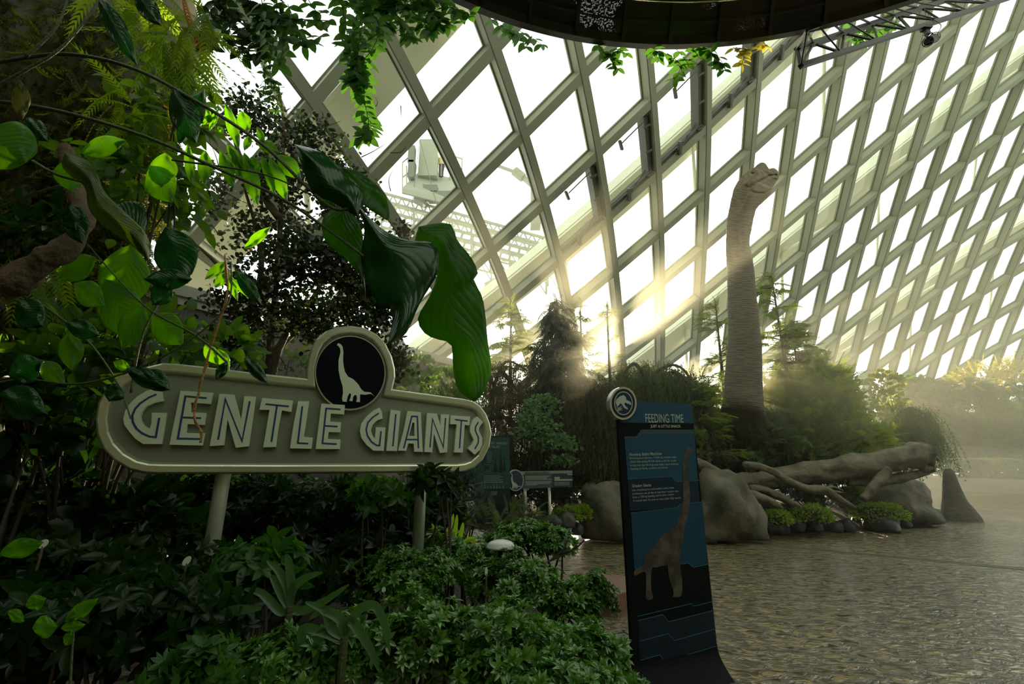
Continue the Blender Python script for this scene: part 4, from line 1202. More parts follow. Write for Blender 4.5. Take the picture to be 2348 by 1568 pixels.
# worker on the platform: small, back turned
wc = H9(640, 395, 1.5)
wk = thing('person', 'worker in pale yellow top and dark blue trousers on the hoist platform', 'person', wc)
s_ = M(58 / 3.73 * 1, 1010, 400, HY)
def lof(rings, n=12):
    mb = MB()
    rows = [[wc + Vector((cx + rx * math.cos(a), cy_ + ry * math.sin(a), z)) for a in [2 * math.pi * k / n for k in range(n + 1)]] for cx, cy_, z, rx, ry in rings]
    mb.grid(rows); return mb
lof([(0, 0, 0, .06, .1), (0, 0, .1, .08, .09), (0, 0, .45, .09, .1), (0, 0, .8, .13, .12), (0, 0, .95, .17, .12), (0, 0, 1.2, .19, .13), (0, 0, 1.42, .21, .12), (0, 0, 1.5, .1, .08), (0, 0, 1.55, .06, .06), (0, 0, 1.6, .09, .1), (0, 0, 1.7, .10, .11), (0, 0, 1.8, .04, .04)]).build('body', mat('worker_skin', (.4, .28, .2), .6), wk, True)
lof([(0, 0, .93, .19, .14), (0, 0, 1.2, .21, .15), (0, 0, 1.42, .23, .14), (0, 0, 1.5, .12, .1)]).build('yellow_top', mat('worker_yellow', (.75, .65, .35), .8), wk, True)
m2 = lof([(-.09, 0, .04, .06, .07), (-.09, 0, .45, .08, .09), (-.07, 0, .93, .11, .13)])
m2.v += [tuple(Vector(v) + Vector((.17, 0, 0))) for v in m2.v]; k_ = len(m2.v) // 2; m2.f += [tuple(i + k_ for i in f) for f in m2.f]
m2.build('trousers', mat('worker_blue', (.05, .08, .14), .8), wk, True)
for sg in (-1, 1):
    mb = MB(); mb.tube([wc + Vector((.21 * sg, 0, 1.42)), wc + Vector((.27 * sg, -.03, 1.15)), wc + Vector((.2 * sg, -.2, .98))], [.06, .05, .035], 8); mb.build('sleeve', MATS['worker_yellow'], wk, True)

# ---------------------------------------------------------------- vegetation
def T(v, f): return (np.array(v, float), np.array(f, int))


def t_leaf(n=4, wide=.42, tip=1.0, fold=.18, bend=-.12, wav=0.0):
    """pointed oval leaf; x across (-1..1), y along (0..1), z up"""
    v = [(0, 0, 0)]; f = []
    for k in range(1, n):
        y = k / n
        w = (math.sin(math.pi * y ** (wide * 2)) ** .8)
        z = bend * y * y
        v += [(-w, y, z + fold * .3 * w + wav * math.sin(k * 2.4)), (0, y, z), (w, y, z + fold * .3 * w - wav * math.sin(k * 2.4))]
    v.append((0, 1, bend))
    f += [(0, 2, 1), (0, 3, 2)]
    for k in range(n - 2):
        a = 1 + 3 * k
        for s in (0, 1):
            f += [(a + s, a + s + 1, a + s + 4), (a + s, a + s + 4, a + s + 3)]
    a = 1 + 3 * (n - 2); L = len(v) - 1
    f += [(a, a + 1, L), (a + 1, a + 2, L)]
    return T(v, f)


def t_frond(n=14, ang=.9, pw=.05, bend=-.25, taper=1.0):
    """feathery frond: rachis with paired leaflets"""
    v = []; f = []
    for k in range(n):
        y = (k + .6) / n
        L = math.sin(math.pi * min(1, y * .92 + .10)) ** .7 * taper
        z = bend * y * y
        for s in (-1, 1):
            b = len(v)
            v += [(0, y - pw / 2, z), (0, y + pw / 2, z), (s * L, y + .12 * ang, z - .06 * L), (s * L * .5, y - pw * .5 + .05 * ang, z)]
            f += [(b, b + 3, b + 1), (b + 3, b + 2, b + 1)]
    b = len(v); v += [(-.02, 0, 0), (.02, 0, 0), (.0, 1, bend)]; f += [(b, b + 1, b + 2)]
    return T(v, f)


def t_spray(seed=0, n=9):
    """flat conifer spray with forked side twigs"""
    q = random.Random(seed); v = []; f = []
    for k in range(n):
        y = (k + .5) / n
        L = (1 - y * .65) * q.uniform(.6, 1.0)
        for s in (-1, 1):
            z0 = -.25 * y * y
            b = len(v); yy = y + q.uniform(.10, .22)
            v += [(0, y - .03, z0), (0, y + .03, z0), (s * L, yy, z0 - .08), (s * L * .55, y + .03, z0 + .02)]
            f += [(b, b + 3, b + 1), (b + 3, b + 2, b + 1)]
            b = len(v)
            v += [(s * L * .45, y + .03, z0), (s * L * .55, y + .09, z0), (s * L * .62, y + .26, z0 - .05)]
            f += [(b, b + 1, b + 2)]
    return T(v, f)


def t_strand(seed=0, n=12):
    """hanging twig with short needles"""
    q = random.Random(seed); v = []; f = []
    x = 0; z = 0
    for k in range(n):
        y = k / n; x2 = x + q.uniform(-.25, .25); z2 = z + q.uniform(-.03, .03); y2 = (k + 1) / n
        b = len(v); v += [(x - .12, y, z), (x + .12, y, z), (x2 + .1, y2, z2), (x2 - .1, y2, z2)]; f += [(b, b + 1, b + 2), (b, b + 2, b + 3)]
        for s in (-1, 1):
            b = len(v); L = q.uniform(.7, 1.3)
            v += [(x, y, z), (x, y + .03, z), (x + s * L, y + q.uniform(.0, .10), z + q.uniform(-.02, .02))]; f += [(b, b + 1, b + 2)]
        x, z = x2, z2
    return T(v, f)


def t_rosette(nl=8, up=.55, n=3, w=.20, seed=1, two=True):
    q = random.Random(seed); V = []; Fc = []; lf = t_leaf(n, .45, fold=.3, bend=-.15)
    for ring, cnt, u, L in ((0, nl, up, 1.0), (1, max(3, nl // 2), up + .75, .7)) if two else ((0, nl, up, 1.0),):
        for k in range(cnt):
            a = 2 * math.pi * (k + .5 * ring) / cnt + q.uniform(-.2, .2); uu = u + q.uniform(-.2, .2)
            d = np.array([math.cos(a) * math.cos(uu), math.sin(a) * math.cos(uu), math.sin(uu)]); s = np.array([-math.sin(a), math.cos(a), 0]); nn = np.cross(s, d)
            nn = nn if nn[2] > 0 else -nn
            LL = L * q.uniform(.8, 1.1)
            P_ = lf[0][:, :1] * w * s * LL + lf[0][:, 1:2] * d * LL + lf[0][:, 2:] * nn * LL
            # x across, z up of rosette -> template y is the axis
            b = sum(len(x) for x in V)
            V.append(np.stack([P_[:, 0], P_[:, 2], P_[:, 1]], 1)); Fc.append(lf[1] + b)
    return (np.concatenate(V), np.concatenate(Fc))


def unit(a):
    a = np.asarray(a, float)
    return a / np.maximum(1e-9, np.linalg.norm(a, axis=-1, keepdims=True))


class Fol:
    def __init__(s): s.V = []; s.F = []; s.n = 0; s.UV = []

    def add(s, t, pos, d, up, L, W=None):
        """copies of template t at pos growing along d, face towards up"""
        pos = np.atleast_2d(np.asarray(pos, float)); N = len(pos)
        if N == 0: return s
        d = unit(np.broadcast_to(d, (N, 3))); up = np.broadcast_to(np.asarray(up, float), (N, 3))
        sd = np.cross(d, up); bad = np.linalg.norm(sd, axis=1) < 1e-3; sd = np.where(bad[:, None], np.cross(d, [1., .3, 0]), sd); sd = unit(sd)
        nn = np.cross(sd, d)
        L = np.broadcast_to(np.asarray(L, float), (N,))[:, None, None]
        W = L if W is None else np.broadcast_to(np.asarray(W, float), (N,))[:, None, None]
        tv, tf = t
        V = pos[:, None] + tv[None, :, 0:1] * W * sd[:, None] + tv[None, :, 1:2] * L * d[:, None] + tv[None, :, 2:3] * L * nn[:, None]
        s.V.append(V.reshape(-1, 3)); s.F.append((tf[None] + (np.arange(N) * len(tv))[:, None, None] + s.n).reshape(-1, 3)); s.n += N * len(tv)
        s.UV.append(np.tile(tv[:, :2], (N, 1)))
        return s

    def build(s, name, m, parent=None, smooth=True, uv=False):
        V = np.concatenate(s.V); Fa = np.concatenate(s.F)
        me = bpy.data.meshes.new(name)
        me.vertices.add(len(V)); me.vertices.foreach_set('co', V.astype(np.float32).ravel())
        me.loops.add(len(Fa) * 3); me.loops.foreach_set('vertex_index', Fa.astype(np.int32).ravel())
        me.polygons.add(len(Fa)); me.polygons.foreach_set('loop_start', np.arange(0, len(Fa) * 3, 3, dtype=np.int32))
        me.update(calc_edges=True)
        if uv:
            u = me.uv_layers.new(name='UVMap'); u.data.foreach_set('uv', np.concatenate(s.UV)[Fa.ravel()].astype(np.float32).ravel())
        return link(name, me, m, parent, smooth)


def rdir(N, zmin=-1.0):
    v = unit(NR.normal(size=(N * 3, 3))); v = v[v[:, 2] > zmin][:N]
    return v


def ell_pts(N, c, r, zmin=-.3, shell=.75, lump=.25, seed=0, gap=0.0):
    d = rdir(N, zmin)
    k = np.array([noise.noise(Vector(q * 2.3 + seed)) for q in d])
    keep = k > -1 + gap
    d, k = d[keep], k[keep]
    rad = (shell + (1 - shell) * NR.rand(len(d))) * (1 + lump * k * 1.6)
    return np.array(c) + d * rad[:, None] * np.array(r), d


LF4 = t_leaf(4); LF3 = t_leaf(3); LF6 = t_leaf(7, .40, bend=-.3, fold=.3)
FROND = [t_frond(16, .9, .045, -.3), t_frond(20, .7, .035, -.5)]
SPRAY = [t_spray(k) for k in range(4)]
STRAND = [t_strand(k) for k in range(4)]
ROS = [t_rosette(8, .35, seed=k) for k in range(3)]

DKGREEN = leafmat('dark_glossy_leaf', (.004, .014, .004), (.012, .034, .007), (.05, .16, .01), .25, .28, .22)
AZA = leafmat('azalea_leaf', (.035, .115, .018), (.125, .27, .045), (.14, .36, .02), .28, .22, .8)
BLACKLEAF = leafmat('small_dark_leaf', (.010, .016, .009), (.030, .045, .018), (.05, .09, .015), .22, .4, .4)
BRIGHT = leafmat('bright_leaf', (.05, .13, .015), (.10, .20, .02), (.55, .90, .03), .62, .35, .4)
YFERN = leafmat('backlit_fern', (.06, .13, .015), (.12, .20, .02), (.42, .60, .02), .6, .5, .3)
VINE = leafmat('vine_leaf', (.02, .07, .012), (.05, .13, .02), (.10, .28, .02), .42, .35, .4)
YELLOWLEAF = leafmat('yellowing_leaf', (.12, .14, .02), (.28, .24, .03), (.60, .50, .03), .5, .4, .4)
CYPRESS = leafmat('cypress_spray', (.055, .10, .020), (.12, .17, .035), (.38, .46, .05), .45, .6, .3)
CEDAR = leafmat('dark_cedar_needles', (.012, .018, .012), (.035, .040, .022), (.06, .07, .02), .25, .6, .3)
WEEP = leafmat('grey_green_needles', (.035, .060, .022), (.085, .12, .045), (.20, .28, .06), .35, .6, .3)
BROWNW = leafmat('dry_hanging_twigs', (.06, .05, .032), (.12, .10, .06), (.14, .12, .05), .3, .7, .2)
BLUESP = leafmat('blue_spruce_needles', (.06, .10, .09), (.11, .16, .14), (.08, .14, .10), .2, .6, .3)
KATS = leafmat('pale_round_leaf', (.07, .14, .06), (.13, .24, .10), (.16, .32, .08), .4, .4, .4)
SHRUBG = leafmat('mixed_shrub_leaf', (.03, .07, .02), (.07, .12, .03), (.16, .30, .03), .4, .5, .3)
GOLDS = leafmat('golden_shrub_leaf', (.09, .12, .025), (.18, .20, .04), (.38, .42, .04), .45, .5, .3)
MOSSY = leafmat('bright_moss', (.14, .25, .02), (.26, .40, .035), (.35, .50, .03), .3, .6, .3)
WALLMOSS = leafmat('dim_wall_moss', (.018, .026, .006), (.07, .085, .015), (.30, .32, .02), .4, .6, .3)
STRAPM = leafmat('strap_leaf', (.03, .085, .03), (.06, .13, .045), (.10, .26, .03), .35, .32, .5)
TWIG = mat('thin_twig', (.05, .038, .028), .8)


def stems(mb, base, pts, r0, r1, sway=.15):
    for p in pts:
        p = Vector(p); b = Vector(base)
        m_ = b.lerp(p, .5) + Vector((U(-1, 1), U(-1, 1), U(0, 1))) * sway * (p - b).length * .5
        mb.tube(smooth_path([b, m_, p], 4), lerp_list([r0, r1], 9), 6)


def shrub(name, label, cat, group, blobs, tmpl, m, dens, size, wid=None, up_mix=.5, stem=True, gz=0.0, gap=0.0, lump=.3, extra=None, shell=.7, leafname='foliage'):
    """blobs: (px, py, Y, half width px, half height px)"""
    x, y, Y, w, h = blobs[0]
    c0 = P(x, y, Y)
    t = thing(name, label, cat, (c0.x, c0.y, gz), group)
    fo = Fol(); tops = []
    for bi, (x, y, Y, w, h) in enumerate(blobs):
        c = P(x, y, Y); rx = M(w, x, y, Y); rz = M(h, x, y, Y); ry = rx * .8
        tops.append(c + Vector((0, 0, -rz * .1)))
        area = 4 * math.pi * ((rx * rz + rx * ry + ry * rz) / 3)
        N = int(area * dens)
        p, d = ell_pts(N, c, (rx, ry, rz), -.6, shell, lump, bi * 7 + len(label), gap)
        p = p[p[:, 2] > gz + .02] if len(p) else p
        d = d[:len(p)] if len(d) != len(p) else d
        dd = unit(d + np.array([0, 0, up_mix]) + NR.normal(size=d.shape) * .45)
        tl = tmpl if isinstance(tmpl, list) else [tmpl]
        idx = NR.randint(len(tl), size=len(p))
        for k, tt_ in enumerate(tl):
            s_ = idx == k
            fo.add(tt_, p[s_], dd[s_], unit(NR.normal(size=(s_.sum(), 3)) + np.array([0, 0, 1.2])), size * NR.uniform(.7, 1.25, s_.sum()), None if wid is None else wid * NR.uniform(.8, 1.2, s_.sum()))
    fo.build(leafname, m, t)
    if stem:
        mb = MB(); pts = []
        for tp in tops:
            for k in range(4): pts.append(tp + Vector((U(-1, 1), U(-1, 1), U(-.3, .5))) * M(blobs[0][3], x, y, Y) * .5)
        stems(mb, (c0.x, c0.y, gz - .03), pts, .018, .006); mb.build('stem', TWIG, t)
    return t


# --- azaleas in the front bed (behind the camera-side path edge)
GA = 'glossy green azaleas in the front bed'
AZ = [
 ('azalea bush with bare arching twigs, highest at the far right of the front bed', [(1265, 1245, 4.9, 55, 42), (1200, 1225, 5.0, 60, 30), (1160, 1240, 4.9, 50, 36)]),
 ('azalea bush just left of the white dome light', [(1060, 1290, 4.2, 85, 50), (1010, 1250, 4.4, 50, 34)]),
 ('azalea bush at the foot of the right sign post', [(930, 1330, 3.7, 110, 70)]),
 ('azalea bush just below the white dome light', [(1180, 1340, 3.9, 110, 62)]),
 ('azalea bush beside the brown red slab', [(1310, 1390, 3.9, 80, 66), (1370, 1360, 3.9, 35, 45)]),
 ('azalea bush at the left edge of the tall panel, over the metal cover', [(1330, 1500, 3.15, 90, 70), (1400, 1520, 3.2, 40, 50)]),
 ('broad azalea bush at the middle of the bottom edge', [(1160, 1500, 2.8, 150, 100)]),
 ('azalea bush right of the long strap leaves', [(960, 1470, 2.8, 120, 100)]),
 ('darker azalea bush between the strap-leaved plants and the sign post', [(790, 1500, 2.7, 90, 90)]),
 ('lowest azalea bush, cut by the bottom edge beside the tall panel', [(1280, 1590, 2.5, 150, 70), (1460, 1580, 2.9, 40, 22)]),
 ('azalea bush cut by the bottom edge under the strap-leaved plants', [(640, 1530, 2.5, 100, 70)]),
]
for lb, bl in AZ: shrub('azalea', lb, 'shrub', GA, bl, ROS, AZA, 400, .060, gap=.22, up_mix=.8, gz=.02, shell=.5, lump=.42)
# bare twigs of the highest azalea
mb = MB()
for pts in ([(1250, 1290), (1280, 1278), (1310, 1262), (1322, 1250)], [(1262, 1284), (1290, 1262), (1300, 1240)], [(1280, 1270), (1318, 1258), (1340, 1238)]): mb.tube(smooth_path([P(x, y, 4.6) for x, y in pts], 4), .008, 6)
o = mb.build('bare_twig', TWIG, bpy.data.objects['azalea'])

# --- dark broadleaf hedge behind the sign posts
GH = 'dark broadleaf shrubs behind the sign posts'
BIGROS = [t_rosette(6, .2, 4, .21, seed=9, two=False), t_rosette(5, .5, 4, .22, seed=12, two=False)]
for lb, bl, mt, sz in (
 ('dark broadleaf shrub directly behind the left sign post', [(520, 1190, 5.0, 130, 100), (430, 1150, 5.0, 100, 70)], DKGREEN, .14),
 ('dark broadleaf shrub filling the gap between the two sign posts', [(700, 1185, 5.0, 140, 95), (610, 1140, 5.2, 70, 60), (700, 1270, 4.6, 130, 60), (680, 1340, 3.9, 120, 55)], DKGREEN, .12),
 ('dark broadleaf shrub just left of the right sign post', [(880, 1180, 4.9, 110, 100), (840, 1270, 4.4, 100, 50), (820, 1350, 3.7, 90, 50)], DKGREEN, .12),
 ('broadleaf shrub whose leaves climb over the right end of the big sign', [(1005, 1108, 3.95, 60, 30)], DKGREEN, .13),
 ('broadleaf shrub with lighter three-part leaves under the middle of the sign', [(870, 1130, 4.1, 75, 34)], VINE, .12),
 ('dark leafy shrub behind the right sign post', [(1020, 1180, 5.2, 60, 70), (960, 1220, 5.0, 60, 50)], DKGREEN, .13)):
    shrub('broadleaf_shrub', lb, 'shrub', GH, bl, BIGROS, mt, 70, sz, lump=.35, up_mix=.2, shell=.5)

# --- lower left thicket, big soft leaves
GL = 'dim big-leaved plants at the lower left'
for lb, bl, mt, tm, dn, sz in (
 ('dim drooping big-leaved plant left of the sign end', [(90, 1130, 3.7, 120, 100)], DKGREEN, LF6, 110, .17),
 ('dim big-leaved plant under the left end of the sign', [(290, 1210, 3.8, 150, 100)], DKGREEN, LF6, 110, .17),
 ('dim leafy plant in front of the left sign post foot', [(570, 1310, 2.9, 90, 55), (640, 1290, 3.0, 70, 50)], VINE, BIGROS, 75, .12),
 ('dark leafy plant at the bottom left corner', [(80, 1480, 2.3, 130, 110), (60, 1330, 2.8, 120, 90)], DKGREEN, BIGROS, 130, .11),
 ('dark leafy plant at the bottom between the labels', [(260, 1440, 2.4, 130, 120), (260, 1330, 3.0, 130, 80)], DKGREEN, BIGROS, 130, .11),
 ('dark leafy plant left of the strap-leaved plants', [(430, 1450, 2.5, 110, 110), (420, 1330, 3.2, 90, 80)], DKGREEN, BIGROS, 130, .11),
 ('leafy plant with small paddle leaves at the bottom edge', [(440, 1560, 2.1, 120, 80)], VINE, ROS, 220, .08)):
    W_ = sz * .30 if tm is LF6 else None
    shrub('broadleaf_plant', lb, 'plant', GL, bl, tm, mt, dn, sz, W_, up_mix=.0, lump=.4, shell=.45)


def blade(mb, pts, w, Y):
    """long strap leaf through picture points, folded along the middle"""
    q = smooth_path([P(p[0], p[1], Y + (p[2] if len(p) > 2 else 0)) for p in pts], 5)
    rows = []
    for i, p in enumerate(q):
        t = i / (len(q) - 1); ww = w * (math.sin(math.pi * min(.98, .15 + t * .85)) ** .6)
        d = (q[min(i + 1, len(q) - 1)] - q[max(i - 1, 0)]).normalized(); vv = (p - Vector((0, 0, EYE))).normalized()
        s = d.cross(vv).normalized()
        rows.append([p - s * ww, p + vv * ww * .35, p + s * ww])
    mb.grid(rows)


def strap_plant(label, cx, cy, Y, blades, m=STRAPM, group='strap-leaved plants in the front bed', w=.022):
    b = P(cx, cy, Y)
    t = thing('strap_leaved_plant', label, 'plant', (b.x, b.y, 0), group)
    for pts in blades:
        mb = MB(); blade(mb, pts, w, Y); mb.build('leaf', m, t, True)
    mb = MB(); mb.tube([(b.x, b.y, -.02), b], .02, 8); mb.build('stem', STEM, t)
    return t
strap_plant('strap-leaved plant with leaves arching wide below the sign middle', 790, 1460, 2.45, [[(790, 1460), (820, 1400), (860, 1390), (885, 1440), (890, 1485)], [(790, 1460), (800, 1420), (845, 1480), (870, 1540)], [(785, 1460), (760, 1440), (745, 1400), (700, 1380)], [(780, 1470), (740, 1450), (725, 1490), (722, 1530)], [(780, 1465), (700, 1440), (690, 1480), (672, 1560)], [(790, 1460), (780, 1420), (740, 1400), (710, 1420)]])
strap_plant('upright strap-leaved plant right of the left sign post', 665, 1390, 2.6, [[(665, 1395), (660, 1350), (640, 1310), (612, 1285)], [(665, 1395), (672, 1350), (700, 1325), (740, 1312)], [(665, 1395), (668, 1345), (662, 1290), (656, 1270)], [(665, 1395), (650, 1370), (630, 1330), (620, 1320)], [(665, 1395), (690, 1400), (740, 1380), (800, 1340)], [(660, 1400), (640, 1400), (600, 1360), (560, 1350)]])
strap_plant('strap-leaved plant beside the left sign post foot', 470, 1430, 2.5, [[(470, 1440), (465, 1400), (450, 1380), (440, 1360), (378, 1368)], [(470, 1440), (475, 1400), (470, 1370), (480, 1350)], [(470, 1440), (440, 1420), (410, 1400), (380, 1372)], [(470, 1440), (500, 1420), (540, 1400), (600, 1395)]], w=.03)
strap_plant('iris-like plant with bright upright blades right of the right sign post', 1040, 1265, 4.3, [[(1030, 1265), (1025, 1230), (1035, 1200), (1040, 1178)], [(1040, 1265), (1042, 1230), (1046, 1200), (1048, 1180)], [(1045, 1265), (1055, 1230), (1060, 1210), (1062, 1198)], [(1030, 1265), (1015, 1240), (1000, 1232), (985, 1240)], [(1020, 1265), (1010, 1230), (1000, 1220), (990, 1200)], [(1045, 1262), (1070, 1240), (1085, 1236), (1090, 1250)]], BRIGHT, w=.02)


# --- large hand-shaped leaves: left edge and right edge lists run from base to tip
def bigleaf(name, Lp, Rp, Y, m, parent, cup=.05, wave=.012, vein=9, tilt=0.0):
    """Lp, Rp: picture outline of both halves; the blade is cupped and rippled"""
    N, K = 28, 14
    a = smooth_path([(p[0], p[1], p[2] if len(p) > 2 else 0) for p in Lp], 8); b = smooth_path([(p[0], p[1], p[2] if len(p) > 2 else 0) for p in Rp], 8)
    def samp(q, t):
        ls = [0]
        for u, v in zip(q, q[1:]): ls.append(ls[-1] + (Vector((u.x, u.y, 0)) - Vector((v.x, v.y, 0))).length)
        x = t * ls[-1]
        return [float(np.interp(x, ls, [getattr(p, c) for p in q])) for c in 'xyz']
    rows = []; uvs = []
    for i in range(N + 1):
        t = i / N; l_ = samp(a, t); r = samp(b, t); row = []
        for j in range(K + 1):
            s = j / K; x = l_[0] * (1 - s) + r[0] * s; y = l_[1] * (1 - s) + r[1] * s; z = l_[2] * (1 - s) + r[2] * s
            e = abs(2 * s - 1)
            dY = z + cup * (e ** 1.6) + wave * math.sin(t * 26 + e * 4) * e + .02 * noise.noise(Vector((t * 4, s * 3, Y))) + tilt * (s - .5)
            row.append(P(x, y, Y + dY)); uvs.append((2 * s - 1, t))
        rows.append(row)
    mb = MB(); mb.grid(rows); o = mb.build(name, m, parent, True)
    u = o.data.uv_layers.new(name='UVMap'); arr = np.array(uvs)
    u.data.foreach_set('uv', arr[np.array([lp.vertex_index for lp in o.data.loops])].astype(np.float32).ravel())
    sd = o.modifiers.new('thick', 'SOLIDIFY'); sd.thickness = .0015
    return o


def stalk(parent, pts, Y, r, name='stalk', m=STEM):
    mb = MB(); q = smooth_path([P(p[0], p[1], Y + (p[2] if len(p) > 2 else 0)) for p in pts], 8)
    mb.tube(q, lerp_list([r, r * .55], len(q)), 10); return mb.build(name, m, parent, True)


EAR_D = leafmat('ear_leaf_dark', (.012, .070, .015), (.016, .085, .020), (.04, .22, .010), .42, .24, .55, veins=6)
EAR_B = leafmat('ear_leaf_backlit', (.012, .055, .006), (.018, .065, .008), (.20, .43, .004), .66, .35, .4, veins=6)
LANCE = leafmat('lance_leaf_backlit', (.03, .10, .012), (.05, .13, .015), (.50, .85, .03), .65, .35, .4, veins=6)
TANGLE = leafmat('backlit_tangle_leaf', (.02, .07, .010), (.06, .15, .018), (.22, .42, .015), .5, .4, .35)
OLIVE = leafmat('olive_leaf', (.05, .08, .012), (.07, .10, .015), (.30, .40, .01), .5, .35, .5, veins=6)
EY = 2.25
ear = thing('elephant_ear_plant', 'elephant ear plant on long arching stalks with huge drooping leaves beside the round emblem', 'plant', (P(0, 300, 2.3).x, 2.4, 0))
stalk(ear, [(-60, 150, .3), (0, 142, .3), (150, 124, .25), (300, 155, .2), (450, 232, .15), (600, 330, .1), (700, 425, .05), (760, 475, 0), (800, 478, 0), (822, 455, .02)], EY, .014)
stalk(ear, [(-60, 232, .4), (0, 233, .4), (150, 258, .3), (330, 312, .25), (480, 378, .2), (640, 452, .15), (750, 525, .1), (835, 588, .05)], EY, .014)
stalk(ear, [(395, 367, .3), (560, 390, .2), (640, 412, .15), (720, 450, .1)], EY, .007)
# leaf reaching to the sign: dark glossy front, its tip below
bigleaf('dark_leaf', [(812, 462), (836, 520), (828, 590), (842, 650), (870, 700), (893, 702), (900, 730), (890, 790)], [(812, 462), (870, 520), (930, 550), (998, 560), (1004, 620), (990, 650), (960, 700), (930, 765), (890, 790)], EY, EAR_D, ear, .10, .012)
bigleaf('dark_leaf', [(822, 500), (760, 462), (716, 440), (680, 345), (675, 330)], [(822, 500), (830, 440), (790, 395), (740, 350), (675, 330)], EY - .05, EAR_D, ear, .08, .012)
bigleaf('backlit_leaf', [(960, 520), (952, 560), (985, 570), (1003, 590), (1000, 640), (985, 680), (958, 730), (975, 765), (1010, 780), (1035, 790), (1040, 850), (1052, 895), (1085, 920)], [(960, 520), (1000, 512), (1035, 515), (1048, 550), (1080, 590), (1096, 625), (1086, 640), (1108, 690), (1118, 780), (1126, 850), (1105, 905), (1085, 920)], EY + .25, EAR_B, ear, .06, .010)
bigleaf('backlit_leaf', [(820, 450), (790, 440), (778, 400), (784, 384)], [(820, 450), (888, 505), (885, 450), (860, 420), (820, 392), (784, 384)], EY + .2, EAR_B, ear, .04)
bigleaf('backlit_leaf', [(800, 470), (760, 480), (738, 510), (750, 560), (790, 590), (830, 640), (838, 690)], [(800, 470), (830, 530), (832, 590), (836, 640), (838, 690)], EY + .15, EAR_B, ear, .04)
bigleaf('backlit_leaf', [(770, 475), (735, 465), (714, 440), (720, 425)], [(770, 475), (772, 450), (755, 425), (720, 425)], EY + .22, EAR_B, ear, .02)

# --- the left thicket: lance leaves, twisted olive leaf, round leaf, dark leaves
cl = thing('climbing_plant', 'leafy climber with pointed backlit leaves hanging above the left end of the sign', 'plant', (P(300, 500, 2.7).x, 2.7, 0))
def hang(x0, y0, x1, y1, w, Y=2.5, m=LANCE, name='leaf', par=None, bow=0.0):
    dx, dy = x1 - x0, y1 - y0; L = math.hypot(dx, dy); nx, ny = -dy / L, dx / L
    def side(s): return [(x0, y0)] + [(x0 + dx * t + nx * (s * w * f + bow * L * math.sin(math.pi * t)), y0 + dy * t + ny * (s * w * f + bow * L * math.sin(math.pi * t))) for t, f in ((.15, .55), (.35, .95), (.55, 1), (.75, .7), (.9, .28))] + [(x1, y1)]
    return bigleaf(name, side(1), side(-1), Y, m, par or cl, .02, .004)
for q in ((548, 340, 516, 234, 13), (500, 290, 512, 305, 5), (552, 255, 568, 306, 16), (500, 250, 480, 300, 8), (470, 345, 470, 422, 17), (430, 330, 440, 425, 12), (505, 345, 537, 432, 15), (535, 345, 550, 415, 10), (560, 350, 592, 472, 19), (578, 360, 593, 400, 14), (600, 355, 632, 450, 10), (618, 362, 659, 462, 17), (636, 355, 690, 410, 20), (590, 325, 640, 350, 14), (575, 310, 560, 345, 9), (605, 330, 590, 290, 8), (480, 280, 470, 240, 9), (495, 270, 450, 285, 7), (520, 330, 560, 390, 11)):
    hang(*q, Y=2.55)
for q in ((380, 350, 370, 430, 32, 2.7), (345, 380, 395, 465, 36, 2.7), (520, 600, 470, 640, 12, 2.6), (560, 570, 622, 520, 12, 2.6), (520, 625, 492, 660, 12, 2.6), (520, 620, 545, 690, 10, 2.6), (530, 640, 600, 690, 12, 2.6), (300, 560, 270, 720, 60, 3.3), (240, 640, 310, 780, 52, 3.2), (220, 590, 130, 640, 30, 3.1), (170, 650, 240, 700, 30, 3.0), (330, 700, 280, 800, 34, 3.1), (350, 720, 420, 790, 36, 3.2), (160, 760, 165, 850, 30, 2.9), (90, 830, 150, 880, 24, 2.9), (500, 800, 525, 850, 14, 3.0), (470, 790, 500, 835, 16, 3.0), (260, 830, 300, 845, 12, 2.8)):
    hang(q[0], q[1], q[2], q[3], q[4], q[5], BRIGHT if q[4] < 33 else LANCE)
for q in ((410, 330, 470, 200, 28, 2.5), (400, 200, 450, 330, 34, 2.4), (380, 520, 430, 650, 50, 2.5), (440, 640, 330, 640, 24, 2.4), (330, 540, 250, 470, 50, 2.7), (150, 740, 230, 770, 22, 2.4), (390, 650, 350, 700, 26, 2.4), (40, 690, 100, 750, 36, 2.3), (540, 620, 600, 700, 16, 2.4), (0, 900, 110, 950, 40, 2.2), (20, 860, 100, 830, 34, 2.2), (330, 850, 390, 895, 24, 2.15), (270, 880, 250, 920, 26, 2.1), (290, 845, 385, 890, 22, 2.15), (560, 820, 615, 880, 14, 2.15), (520, 830, 495, 870, 12, 2.15), (160, 470, 175, 530, 30, 2.5)):
    hang(*q[:5], Y=q[5], m=EAR_D, name='dark_leaf')
for pts, Y in (([(-20, 880), (60, 870), (180, 880), (300, 850), (420, 790), (520, 700), (530, 600)], 2.3), ([(100, 700), (200, 780), (270, 880), (300, 960)], 2.6), ([(520, 830), (450, 770), (330, 700), (200, 560)], 2.6), ([(300, 900), (330, 760), (400, 640), (460, 570)], 2.8)):
    stalk(cl, pts, Y, .007, 'stem')
ol = thing('philodendron', 'climber with a twisted olive leaf and a round leaf at the left edge', 'plant', (P(60, 500, 2.2).x, 2.2, 0))
bigleaf('twisted_leaf', [(150, 350), (142, 380), (170, 410), (196, 430), (205, 480), (240, 520), (300, 560), (340, 600)], [(150, 350), (185, 360), (215, 380), (240, 440), (290, 490), (330, 530), (345, 570), (340, 600)], 2.1, OLIVE, ol, .07, .01)
